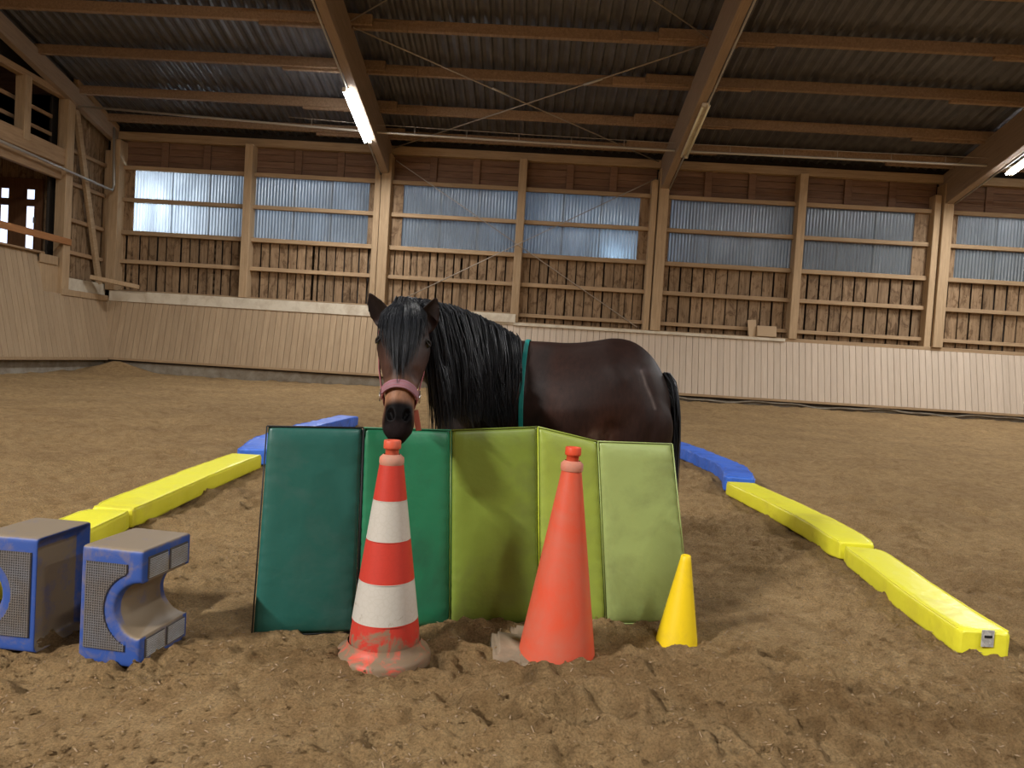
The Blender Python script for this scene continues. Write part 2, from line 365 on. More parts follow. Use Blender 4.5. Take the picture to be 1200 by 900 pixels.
# kickboard of the back wall (leaning outwards at the top)
def kickrow(parent, A0, A1, inward, z0, z1, off0, off1, pitch, mats, name='plank', skip=None):
    """planks from A0 to A1 (2D points on the wall line), bottom pushed inward by off0, top by off1"""
    A0 = Vector(A0); A1 = Vector(A1); d = (A1-A0).normalized(); n = int((A1-A0).length/pitch); inward = Vector(inward); n = max(1, round((A1-A0).length/pitch)); pitch = (A1-A0).length/n
    lean = math.atan2(off0-off1, z1-z0); L = math.hypot(z1-z0, off0-off1)
    for i in range(n):
        c = A0+d*(i+.5)*pitch; c = c+inward*((off0+off1)/2); mt = mats(i/n)
        o = link(name, boxmesh(pitch*.955, .03, L, mt, .006), None, (c.x, c.y, (z0+z1)/2))
        ang = math.atan2(d.y, d.x)
        sg = 1 if (-math.sin(ang)*inward.x+math.cos(ang)*inward.y) > 0 else -1
        o.rotation_euler = (Euler((0, 0, ang)).to_matrix() @ Euler((sg*lean+random.uniform(-.0012, .0012), 0, 0)).to_matrix()).to_euler()
        o.parent = parent; o.matrix_parent_inverse = parent.matrix_basis.inverted()
k1 = hbox('trim_1', -12.3, 27, 19.6, 19.68, .36, .45, DARKM, None, 0, kind='structure')
a = H(-12.5, 20.0); b_ = H(20, 20.0)
kickrow(k1, (a.x, a.y), (b_.x, b_.y), (0, -1), .45, 2.07, .46, .12, .172, lambda t: KICK if t < .33 else KICKB)
def kc(name, *args, **k): return wchild(name, *args, parent=k1, **k)
kc('bottom_rail', -12, 20, 19.52, 19.60, .40, .47, W_RAIL)
kc('top_board', -12.0, -.46, 19.83, 19.90, 2.06, 2.36, WHITE)
kc('top_ledge', -.46, 7.05, 19.80, 20.0, 2.05, 2.13, WHITE)
kc('top_ledge', -12.1, 20, 19.86, 20.16, 2.05, 2.155, W_RAIL)
kc('end_board', -1.75, -.42, 19.79, 19.83, 2.12, 2.36, WHITE)
cb = hbox('baseboard_back', -12.3, 27, 19.70, 19.95, -.3, .40, CONC, None, .01, kind='structure')
v, f = [], []
pts = [H(u, 19.60, .33+.035*math.sin(u*2.1)+.02*math.sin(u*5.3)) for u in np.arange(2, 20, .25)]; tube(v, f, pts, .028, 6)
pp = link('rubber_hose', mesh_from('rubber_hose', v, f, CONC, True), kind=None); pp['label'] = 'wavy grey-green hose lying along the foot of the back kickboard'; pp['category'] = 'hose'

# ================================================================== LEFT WALL
XL = -12.2
wl = xbox('wall_left', XL-.35, XL-.3, 18.0, 20.4, -.3, 9, DARKM, None, 0, kind='structure')
def lc(name, x0, x1, y0, y1, z0, z1, mat, bev=.006, parent=None):
    o = xbox(name, x0, x1, y0, y1, z0, z1, mat, None, bev); p = parent or wl; o.parent = p; o.matrix_parent_inverse = p.matrix_basis.inverted(); return o
def lb(name, a, b_, wd, ht, mat, parent=None, upv=Vector((0, 0, 1))):
    p = parent or wl; o = beambox(name, a, b_, wd, ht, mat, None, upv); o.parent = p; o.matrix_parent_inverse = p.matrix_basis.inverted(); return o
y = 18.3
while y < 20.2: lc('plank', XL-.16, XL-.135, y, y+.2, 2.1, 7.6, W_BOARD, .004); y += .212
for z in (3.2, 4.05, 5.0, 5.85): lc('rail', XL-.13, XL-.03, 18.3, 20.1, z-.05, z+.05, W_RAILY)
lc('post', XL-.15, XL+.12, 18.02, 18.3, 1.9, 7.05, W_STRUT, .01)
lc('post', XL-.15, XL+.1, 16.5, 16.72, 5.55, 7.05, W_STRUT, .01)
lc('post', XL-.15, XL+.1, 13.6, 13.85, 5.55, 7.4, W_STRUT, .01)
lb('brace', (XL+.02, 18.45, 6.9), (XL+.02, 19.75, 2.5), .10, .17, W_STRUT)
lc('gallery_beam', XL-.15, XL+.08, 6, 18.05, 5.33, 5.75, W_RAILY, .01)
lc('gallery_beam', XL-.12, XL+.0, 6, 18.05, 4.98, 5.33, W_RAILY, .01)
lb('top_beam', (XL-.05, 6, 7.1), (XL-.05, 20.1, 7.1), .18, .16, W_RAILY)
for z in (6.1, 6.55): lb('gallery_rail', (XL-.3, 6, z), (XL-.3, 18.0, z), .05, .09, W_RAILY)
y = 6.0
lc('gallery_panel', XL-2.4, XL-2.3, 6, 18.4, 5.6, 12, DARKM, 0)
lc('gallery_end', XL-2.4, XL-.3, 18.35, 18.42, 5.6, 12, W_HB, 0)
lc('gallery_end', XL-2.4, XL-.3, 18.45, 20.4, 7.2, 7.3, DARKM, 0)
# gable rafter and short brace
lb('gable_rafter', (XL+.1, 20.1, beam_z(20)+.75), (XL+.1, 6, beam_z(6)+.75), .18, .42, W_BEAM)
lb('gable_brace', (XL+.15, 18.2, 7.55), (XL+.15, 20.1, 6.95), .12, .14, W_RAILY)
# gable wall above and behind, rest of the left wall towards the viewer
lc('gable_panel', XL-.45, XL-.36, 6, 20.4, 7.2, 11.5, DARKM, 0)
lc('side_panel', XL-.3, XL-.2, -13, 6, -.2, 12, W_HB, 0)
lc('foot_panel', XL-.3, XL-.2, 6, 18.1, -.2, 3.0, DARKM, 0)
# room behind the opening
lc('room_floor', XL-2.4, XL-.2, 6, 18.4, 2.85, 2.95, W_BROWN, 0)
lc('room_ceiling', XL-2.4, XL-.2, 6, 18.4, 5.55, 5.62, DARKM, 0)
lc('room_side', XL-2.4, XL-.2, 18.35, 18.45, 2.9, 7.2, DARKM, 0)
x = XL-2.4
while x < XL-.3: lc('room_plank', x, x+.2, 18.31, 18.34, 2.95, 5.55, W_BOARD, .004); x += .212
y = 6.0
while y < 18.3: lc('room_plank', XL-2.42, XL-2.36, y, y+.28, 2.9, 5.6, W_BROWN, .004); y += .29
# door with narrow lit panes on the end wall of the gallery room
d1 = xbox('door_1', -14.4, -12.8, 18.20, 18.28, 2.95, 5.0, W_BROWN, None, .01, kind='structure')
def dc(name, x0, x1, y0, y1, z0, z1, mat):
    o = xbox(name, x0, x1, y0, y1, z0, z1, mat, None, .004); o.parent = d1; o.matrix_parent_inverse = d1.matrix_basis.inverted()
for x0 in (-13.87, -13.19):
    for z0, z1 in ((4.47, 4.71), (3.1, 4.28)):
        dc('pane', x0, x0+.2, 18.19, 18.205, z0, z1, PANE)
        dc('pane_frame', x0-.03, x0, 18.17, 18.2, z0-.03, z1+.03, W_BROWN); dc('pane_frame', x0+.2, x0+.23, 18.17, 18.2, z0-.03, z1+.03, W_BROWN)
dc('door_handle', -12.98, -12.95, 18.12, 18.2, 3.85, 4.0, STEEL)
# orange handrail across the opening
v, f = [], []
hr = thing('handrail', 'orange-brown wooden handrail across the gallery opening on the left', 'handrail', (XL+.16, 12.0, 3.42))
o = link('rail_board', boxmesh(.05, 12.1, .17, W_ORANGE, .01), hr, (0, .2, 0))
link('bracket', boxmesh(.12, .06, .1, STEEL, .01), hr, (-.07, 6.1, 0))
# long pale conduit along the left wall and up the corner
cp = tubeobj('conduit_pipe', [(XL+.25, 6, 5.24), (XL+.25, 15.9, 5.22), (XL+.25, 19.8, 5.14), (XL+.27, 19.84, 5.3), (XL+.20, 19.85, 6.9)], .035, STEEL)
cp['label'] = 'pale pipe sloping along the left wall and turning up in the corner'; cp['category'] = 'pipe'
# kick boards on the left wall
k2 = xbox('trim_2', XL+.2, XL+.28, 6, 19.6, .36, .45, DARKM, None, 0, kind='structure')
kickrow(k2, (XL, 20.2), (XL, 17.35), (1, 0), .45, 2.07, .42, .10, .19, lambda t: KICK)
kickrow(k2, (XL, 17.35), (XL, 6.0), (1, 0), .45, 3.02, .42, -.09, .19, lambda t: KICK)
def k2c(name, *a): o = lc(name, *a, parent=k2); return o
k2c('bottom_rail', XL+.39, XL+.46, 6, 19.6, .38, .46, W_RAIL)
k2c('cap', XL-.05, XL+.05, 6, 17.45, 3.0, 3.05, W_RAILY)
k2c('short_board', XL+.0, XL+.05, 17.3, 17.95, 2.78, 3.0, W_STRUT)
k2c('infill_panel', XL-.04, XL+.0, 17.3, 18.1, 2.05, 2.8, W_STRUT)
k2c('top_board', XL+.06, XL+.16, 18.0, 20.0, 2.04, 2.20, W_STRUT)
k2c('white_board', XL+.0, XL+.05, 18.3, 20.0, 2.2, 2.52, WHITE)
k2c('ledge', XL-.2, XL+.1, 17.4, 20.1, 2.0, 2.06, W_RAILY)
bl = xbox('baseboard_left', XL-.1, XL+.22, 6, 19.9, -.3, .38, CONC, None, .01, kind='structure')
# loose plank across the corner ledge
pa = H(-12.0, 18.95, 2.62); pb = H(-10.95, 19.50, 2.46)
o = beambox('loose_plank', pa, pb, .34, .11, W_STRUT, None); o['label'] = 'short thick wooden plank lying across the corner ledge at the left'; o['category'] = 'plank'

# ================================================================== ROOF
RID = 3.5; ZR0 = 7.12
def rz(v): return ZR0+SL*(20-v) if v > RID else ZR0+SL*(20-RID)-SL*(RID-v)
def roofmesh(va, vb):
    prof = [(0, 0), (.05, 0), (.085, .055), (.165, .055), (.20, 0)]; v, f = [], []
    us = []
    u = -12.8
    while u < 27:
        for du, dz in prof[:-1]: us.append((u+du, dz))
        u += .25
    for uu, dz in us:
        for vv_ in (va, vb):
            p = H(uu, vv_, rz(vv_)+.02+dz); v.append(p)
    for i in range(len(us)-1): f.append((2*i, 2*i+2, 2*i+3, 2*i+1))
    return mesh_from('roofsheet', v, f, ROOF)
ceil = link('ceiling', roofmesh(RID, 20.9), kind='structure')
link('roof_slope', roofmesh(-13, RID-.001), ceil)
def wc(o, p=ceil): o.parent = p; return o
# purlins, lapped over the beams: one piece per bay and row
PV = [19.55, 18.32, 16.75, 15.25, 13.75, 12.2, 10.7, 9.2, 7.7, 6.2, 4.7]
BU = [-12.15, PU[2]+.02, PU[4]+.06, PU[6]+.06, PU[8]]
for i, pv in enumerate(PV):
    for k in range(4):
        a, b_ = BU[k]-(1.15 if k else .3), BU[k+1]+.55
        dz = .035 if k % 2 else 0; dv = .06 if k % 2 else -.06
        zc = rz(pv)-.13-dz
        c0, c1 = H(a, pv+dv, zc), H(b_, pv+dv, zc)
        beambox('purlin', c0, c1, .12, .22 if i else .2, W_PURL, ceil)
        if k: # shorter doubling piece next to the beam
            beambox('purlin_splice', H(BU[k]-1.9, pv+.0, zc-.05), H(BU[k]+1.3, pv+.0, zc-.05), .1, .17, W_PURL, ceil)
# main beams
for k, bu in enumerate(BU[1:]):
    a, b_ = H(bu, 20.15, beam_z(20.15)+.45), H(bu, RID, beam_z(RID)+.45)
    beambox('main_beam', a, b_, .2, .88, W_BEAM, ceil, bev=.012)
    beambox('main_beam', H(bu, RID, beam_z(RID)+.45), H(bu, -13, beam_z(-13)+.45), .2, .88, W_BEAM, ceil, bev=.012)
# roof bracing cables
def cab(name, pts, r_=.016, mat=CABLE, parent=ceil, n=6):
    return tubeobj(name, pts, r_, mat, parent, n)
zb = lambda v: rz(v)-.30
cab('brace_cable', [H(-4.15, 15.2, zb(15.2)), H(3.3, 20.0, zb(20.0))])
cab('brace_cable', [H(-4.15, 20.0, zb(20.0)), H(3.3, 15.2, zb(15.2))])
cab('brace_cable', [H(-4.15, 15.0, zb(15)), H(3.3, 9.5, zb(9.5))])
cab('brace_cable', [H(3.3, 15.0, zb(15)), H(-4.15, 9.5, zb(9.5))])
cab('turnbuckle', [H(-1.25, 17.05, zb(17.05)), H(-.85, 17.31, zb(17.31))], .03, STEEL)
cab('turnbuckle', [H(.9, 16.75, zb(16.75)), H(1.3, 16.5, zb(16.5))], .03, STEEL)
# conduits running down the beams
for bu, sd in ((BU[1], -.14), (BU[2], .14), (BU[3], .14)):
    cab('beam_conduit', [H(bu+sd, v_, beam_z(v_)+.0) for v_ in (20.0, 16, 12, 8)], .022, STEEL)
# sprinkler pipe hanging across the hall
sp = thing('sprinkler_pipe', 'long thin metal pipe hung under the roof across the whole hall', 'pipe', H(-12.0, 18.14, 6.84))
base = H(-12.0, 18.14, 6.84)
def SP(u, v_, z): return H(u, v_, z)-base
pz = [(-12.0, 6.93), (-8, 6.79), (-4.2, 6.66), (0, 6.61), (3.9, 6.59), (8, 6.61), (11.4, 6.63), (19, 6.67)]
tubeobj('pipe', [SP(u, 18.14, z) for u, z in pz], .030, STEEL, sp)
wz = lambda u: np.interp(u, [p[0] for p in pz], [p[1] for p in pz])
tubeobj('carrier_wire', [SP(u, 18.14, wz(u)+.19) for u in np.arange(-6.5, 17, .5)], .008, CABLE, sp, 5)
for u in np.arange(-5.9, 17, 1.33): tubeobj('dropper', [SP(u, 18.14, wz(u)), SP(u, 18.14, wz(u)+.2)], .009, CABLE, sp, 5)
# hall lamps: twin tube battens under the beams
def lamp(u, v0, lit, label):
    n = 1.10; c = H(u, v0, beam_z(v0)-.07)
    if label is None:   # lamps further back in the hall, out of view: the light alone
        l = bpy.data.lights.new('tube_light', 'AREA'); l.shape = 'RECTANGLE'; l.size = .3; l.size_y = 2*n; l.energy = LAMP_W*lit; l.color = (1, .97, .93)
        lo = bpy.data.objects.new('tube_light', l); C.objects.link(lo); lo.location = c; return
    t = thing('twin_tube_lamp', label, 'lamp', c); sl = math.atan(SL) if v0 > RID else -math.atan(SL)
    t.rotation_euler = (-sl, 0, PH); t['group'] = 'twin tube lamps under the roof beams'
    link('housing', boxmesh(.15, 2*n, .05, WHITE, .01), t, (0, 0, .06))
    for s in (-1, 1):
        tubeobj('tube', [(s*.065, -n, 0), (s*.065, n, 0)], .028, TUBE_ON if lit else TUBE_OFF, t, 8)
        link('end_cap', boxmesh(.09, .06, .09, WHITE, .01), t, (s*.05, s*n, .01))
    if lit:
        l = bpy.data.lights.new('tube_light', 'AREA'); l.shape = 'RECTANGLE'; l.size = .3; l.size_y = 2*n; l.energy = LAMP_W*lit; l.color = (.98, .98, 1) if v0 > 10 else (1, .97, .93)
        lo = bpy.data.objects.new('tube_light', l); C.objects.link(lo); lo.parent = t; lo.location = (0, 0, -.05)
LL = ['lit twin tube lamp under the left roof beam', 'unlit twin tube lamp with yellowish tubes under the middle roof beam', 'lit twin tube lamp at the right edge of the picture'] + [None]*6
for (u, v0, lit), lab in zip(LAMPS, LL): lamp(u, v0, lit, lab)
# rest of the hall shell (behind and beside the viewer)
wr = hbox('wall_right', 26.6, 26.8, -13, 20.4, -.3, 12, W_HB, None, 0, kind='structure')
wf = hbox('wall_front', -12.8, 27, -13.2, -13, -.3, 8, W_HB, None, 0, kind='structure')
# cardboard box on the ledge
cbx = thing('cardboard_box', 'small brown cardboard box with a folded-out flap on the right kickboard ledge', 'box', H(6.35, 19.86, 2.12))
link('body', boxmesh(.52, .16, .30, CARD, .004), cbx, (.19, .03, .17), (-.25, 0, -.06))
link('flap', boxmesh(.28, .02, .47, CARD, .004), cbx, (-.2, .03, .25), (-.1, -.1, .35))

# ================================================================== CONES
def conemat(name, bands):
    """bands: list of (z_top, colour) from the bottom up; worn and dusty"""
    m, nt, b = newmat(name); tc = nt.nodes.new('ShaderNodeTexCoord'); sx = nt.nodes.new('ShaderNodeSeparateXYZ'); nt.links.new(tc.outputs['Object'], sx.inputs[0])
    cr = nt.nodes.new('ShaderNodeValToRGB'); cr.color_ramp.interpolation = 'CONSTANT'; e = cr.color_ramp.elements
    while len(e) < len(bands): e.new(.5)
    z = 0
    for i, (zt, c) in enumerate(bands): e[i].position = z; e[i].color = (*c, 1); z = zt
    nt.links.new(sx.outputs[2], cr.inputs[0]); v = coords(nt, rnd=False)
    vo = nd(nt, 'ShaderNodeTexVoronoi', feature='DISTANCE_TO_EDGE'); vo.inputs['Scale'].default_value = 48; nt.links.new(v, vo.inputs['Vector'])
    hon = ramp(nt, vo.outputs['Distance'], [(.0, (.90, .89, .86)), (.10, (1, 1, 1))])
    col = mixc(nt, .6, cr.outputs[0], hon, 'MULTIPLY')
    n1 = noise(nt, v, 13, 8, .72, .8)
    # scuffed near the foot, sound above
    mr = nd(nt, 'ShaderNodeMapRange'); mr.inputs['From Min'].default_value = .0; mr.inputs['From Max'].default_value = .22; mr.inputs['To Min'].default_value = .17; mr.inputs['To Max'].default_value = -.10
    nt.links.new(sx.outputs[2], mr.inputs[0]); ad = nd(nt, 'ShaderNodeMath', operation='ADD'); nt.links.new(n1, ad.inputs[0]); nt.links.new(mr.outputs[0], ad.inputs[1])
    f = ramp(nt, ad.outputs[0], [(.52, (0, 0, 0)), (.64, (1, 1, 1))])
    col = mixc(nt, f, col, (.20, .14, .088)); n2 = noise(nt, v, 4, 6, .7)
    col = mixc(nt, .10, col, (.34, .25, .16)); nt.links.new(col, b.inputs['Base Color']); b.inputs['Roughness'].default_value = .5; b.inputs['Specular IOR Level'].default_value = .3
    bump(nt, b, n1, .25, .003); return m
RED = (.50, .018, .012); WHT = (.50, .485, .44); ORG = (.90, .10, .02)
ORANGE = plain('orange_plastic', (.66, .072, .026), .5, grime=(.35, .7), gscale=4.0, gcol=(.50, .14, .09), b_s=.15, spec=.35)
DULLOR = plain('dusty_orange_plastic', (.55, .20, .13), .7, grime=(.4, .7), gscale=9, gcol=(.38, .24, .18))
DUSTP = plain('dusty_rubber', (.20, .15, .10), .85, grime=(.4, .65), gscale=7, gcol=(.28, .2, .13), b_s=.3)
def cone_common(t, tipz, r_tip, rc):
    # collar and open orange top ring
    link('collar', lathe('collar', [(rc, tipz-.088), (rc*1.06, tipz-.08), (rc*1.04, tipz-.062), (rc*.8, tipz-.052), (rc*.72, tipz-.05)], DULLOR, 32), t)
    r = r_tip
    link('top_ring', lathe('top_ring', [(r*.86, tipz-.055), (r*.86, tipz-.032), (r*1.08, tipz-.03), (r*1.12, tipz-.024), (r*1.10, tipz-.003), (r*1.04, tipz), (r*.8, tipz-.001), (r*.76, tipz-.05), (0.001, tipz-.055)], ORANGE, 32), t)
c1 = thing('traffic_cone', 'red and white banded traffic cone, dirty at the foot, left of the orange one', 'cone', (-.455, 2.52, 0)); c1.rotation_euler = (0, math.radians(-.8), 0)
m_c1 = conemat('banded_cone', [(.145, RED), (.286, WHT), (.432, RED), (.572, WHT), (1.0, RED)])
pr = [(.128, .015), (.126, .06)]+[(.128-.0865*(z-.06)/.64, z) for z in np.arange(.09, .70, .03)]+[(.041, .70)]
link('cone_body', lathe('cone_body', pr, m_c1, 48, noisef=lambda a, z: 1+.012*math.sin(3*a+z*9)), c1)
bands = []
for (za, zb_, c) in ((.145, .286, WHT), (.286, .432, RED), (.432, .572, WHT), (.572, .70, RED)):
    rr_ = lambda z: .128-.0865*(z-.06)/.64+.0018
    link('reflective_band', lathe('band', [(rr_(za), za), (rr_(zb_-.002), zb_-.002)], m_c1, 48), c1)
fl = [(.165, -.01), (.168, .016), (.162, .028), (.147, .036), (.134, .050), (.130, .066)]
def lugs(a, z): return 1+.03*max(0, math.cos(4*a+.6))*(1 if z < .04 else .1)
link('base_flange', lathe('base', fl, conemat('scuffed_cone_base', [(.0, RED), (1, (.6, .08, .05))]), 64, noisef=lugs), c1)
cone_common(c1, .785, .028, .042)
c2 = thing('traffic_cone', 'plain orange traffic cone without bands, half sunk in sand', 'cone', (.175, 2.62, 0)); c2.rotation_euler = (0, math.radians(1.0), 0)
pr = [(.143, .0), (.140, .03)]+[(.140-.104*(z-.03)/.68, z) for z in np.arange(.06, .71, .03)]+[(.036, .712)]
link('cone_body', lathe('cone_body', pr, ORANGE, 48, noisef=lambda a, z: 1+.008*math.sin(2*a+1)), c2)
cone_common(c2, .79, .027, .040)
bm = bmesh.new(); bmesh.ops.create_cube(bm, size=1); bmesh.ops.scale(bm, vec=(.40, .34, .06), verts=bm.verts)
bmesh.ops.bevel(bm, geom=[e for e in bm.edges if abs(e.verts[0].co.z-e.verts[1].co.z) > .01], offset=.08, segments=6, affect='EDGES')
bmesh.ops.bevel(bm, geom=[e for e in bm.edges if abs(e.verts[0].co.z-e.verts[1].co.z) < .001 and e.verts[0].co.z > 0 and len(e.link_faces) == 2 and any(abs(f_.normal.z) > .9 for f_ in e.link_faces)], offset=.02, segments=3, affect='EDGES')
me = bpy.data.meshes.new('base'); bm.to_mesh(me); bm.free(); me.materials.append(DUSTP); me.polygons.foreach_set('use_smooth', [True]*len(me.polygons))
link('base_plate', me, c2, (-.045, .04, -.012), (.08, .10, .1))
YEL = plain('yellow_plastic', (.86, .62, .01), .5, grime=(.5, .8), gscale=5, gcol=(.62, .42, .03), b_s=.15)
c3 = thing('marker_cone', 'small plain yellow cone in front of the lime mat end', 'cone', (.675, 2.86, .0)); c3.rotation_euler = (0, math.radians(2.2), 0)
link('cone_body', lathe('cone_body', [(.084, -.02), (.083, .0)]+[(.083-.064*z/.35, z) for z in np.arange(.03, .35, .03)]+[(.0195, .35), (.016, .353), (.014, .34)], YEL, 32), c3)

# ================================================================== FOLDING MAT
def matmat(name, c, dirt): return plain(name, c, .42, grime=(.48, .78), gscale=3.2, gcol=dirt, b_s=.55, b_d=.010, bscale=7, spec=.45)
MC = [matmat('dark_teal_vinyl', (.016, .105, .085), (.05, .115, .10)), matmat('green_vinyl', (.018, .185, .085), (.02, .115, .06)),
      matmat('olive_lime_vinyl', (.18, .25, .035), (.13, .16, .04)), matmat('bright_lime_vinyl', (.31, .40, .06), (.23, .28, .06)), matmat('light_lime_vinyl', (.33, .42, .14), (.21, .25, .09))]
BLK = plain('black_binding', (.012, .014, .014), .6); YBIND = plain('yellow_binding', (.62, .72, .05), .5)
mroot = thing('folding_mat', 'zigzag folding gym mat of five green and lime panels standing on edge in sand', 'mat', (-.1, 2.9, 0))
def vz(x, y, Yd):  # a pixel ray cut at a depth, only used for measured corner heights
    d = fw*F+rt*(x-600)-up*(y-450); t = Yd/d.y; return Vector((t*d.x, Yd, 1.1+t*d.z))
MB = [(-.985, 2.645), (-.61, 2.745), (-.255, 2.885), (.118, 2.975), (.405, 3.03), (.785, 3.10)]
MT = [vz(313, 499, 2.67), vz(426, 501, 2.77), vz(528, 504, 2.91), vz(630, 500, 3.00), vz(700, 517, 3.04), vz(787, 520, 3.13)]
MT = [(p.x, p.y, p.z) for p in MT]
def panel(a, b_, ta, tb, mat, dA, dB, topdA=0, topdB=0):
    """puffed panel between two hinge lines"""
    A = Vector((*a, -.01)); B = Vector((*b_, -.01)); TA = Vector(ta)+Vector((0, 0, topdA)); TB = Vector(tb)+Vector((0, 0, topdB))
    org = Vector((-.1, 2.9, 0)); nx_, nz_ = 22, 44; v, f = [], []
    nrm = (B-A).cross(TA-A).normalized()
    if nrm.y > 0: nrm = -nrm
    e = .006/(B-A).length; sd = random.randint(0, 99)
    for side in (0, 1):
        for j in range(nz_+1):
            for i in range(nx_+1):
                s = e+(1-2*e)*i/nx_; t = j/nz_
                p = (A*(1-s)+B*s)*(1-t)+(TA*(1-s)+TB*s)*t
                edge = min(1, min(s, 1-s)*9)**.5*min(1, min(t, 1-t)*14)**.5
                h = .006*math.sin(PI*s)*math.sin(PI*t)+.0035*float(vnoise(np.array([s*4+sd]), np.array([t*8+sd]), 5)[0]-.5)*edge
                h += .0028*math.sin(t*95+2*math.sin(s*9+sd))*math.exp(-s*14)+.0028*math.sin(t*80+sd)*math.exp(-(1-s)*14)
                th = .016*edge+.003
                p = p+nrm*((th+h) if side == 0 else -th-.0)
                v.append(p-org)
    N = (nx_+1)*(nz_+1); ix = lambda sd_, i, j: sd_*N+j*(nx_+1)+i
    for sd_ in (0, 1):
        for j in range(nz_):
            for i in range(nx_):
                q = (ix(sd_, i, j), ix(sd_, i+1, j), ix(sd_, i+1, j+1), ix(sd_, i, j+1)); f.append(q if sd_ == 0 else q[::-1])
    for j in range(nz_):
        f.append((ix(0, 0, j+1), ix(1, 0, j+1), ix(1, 0, j), ix(0, 0, j))); f.append((ix(0, nx_, j), ix(1, nx_, j), ix(1, nx_, j+1), ix(0, nx_, j+1)))
    for i in range(nx_):
        f.append((ix(0, i, nz_), ix(0, i+1, nz_), ix(1, i+1, nz_), ix(1, i, nz_))); f.append((ix(0, i+1, 0), ix(0, i, 0), ix(1, i, 0), ix(1, i+1, 0)))
    o = link('panel', mesh_from('panel', v, f, mat, True), mroot)
    # piping along the edges
    for P, Q in ((A, TA), (B, TB), (TA, TB), (A, B)):
        s_ = .006; d = (Q-P)
        vv_, ff_ = [], []; tube(vv_, ff_, [P-org+nrm*.008, Q-org+nrm*.008], .0030, 6); 
        bmat = BLK if (mat is MC[0] or (mat is MC[1] and P == A and Q == TA)) else (YBIND if (mat is MC[3] and P == A and Q == TA) else mat)
        pi = link('piping', mesh_from('piping', vv_, ff_, bmat, True), o)
    return o
labels = ['dark teal panel', 'mid green panel', 'olive lime panel', 'bright lime panel', 'pale lime panel']
for i in range(5):
    o = panel(MB[i], MB[i+1], MT[i], MT[i+1], MC[i], 0, 0); o['label'] = labels[i]
# hinge straps behind the joints
for i in range(1, 5):
    A = Vector((*MB[i], .02)); T = Vector(MT[i]); v, f = [], []; off = Vector((-.1, 2.9, 0))
    tube(v, f, [A-off+Vector((0, .012, 0)), T-off+Vector((0, .012, -.01))], .009, 6); link('hinge', mesh_from('hinge', v, f, BLK, True), mroot)

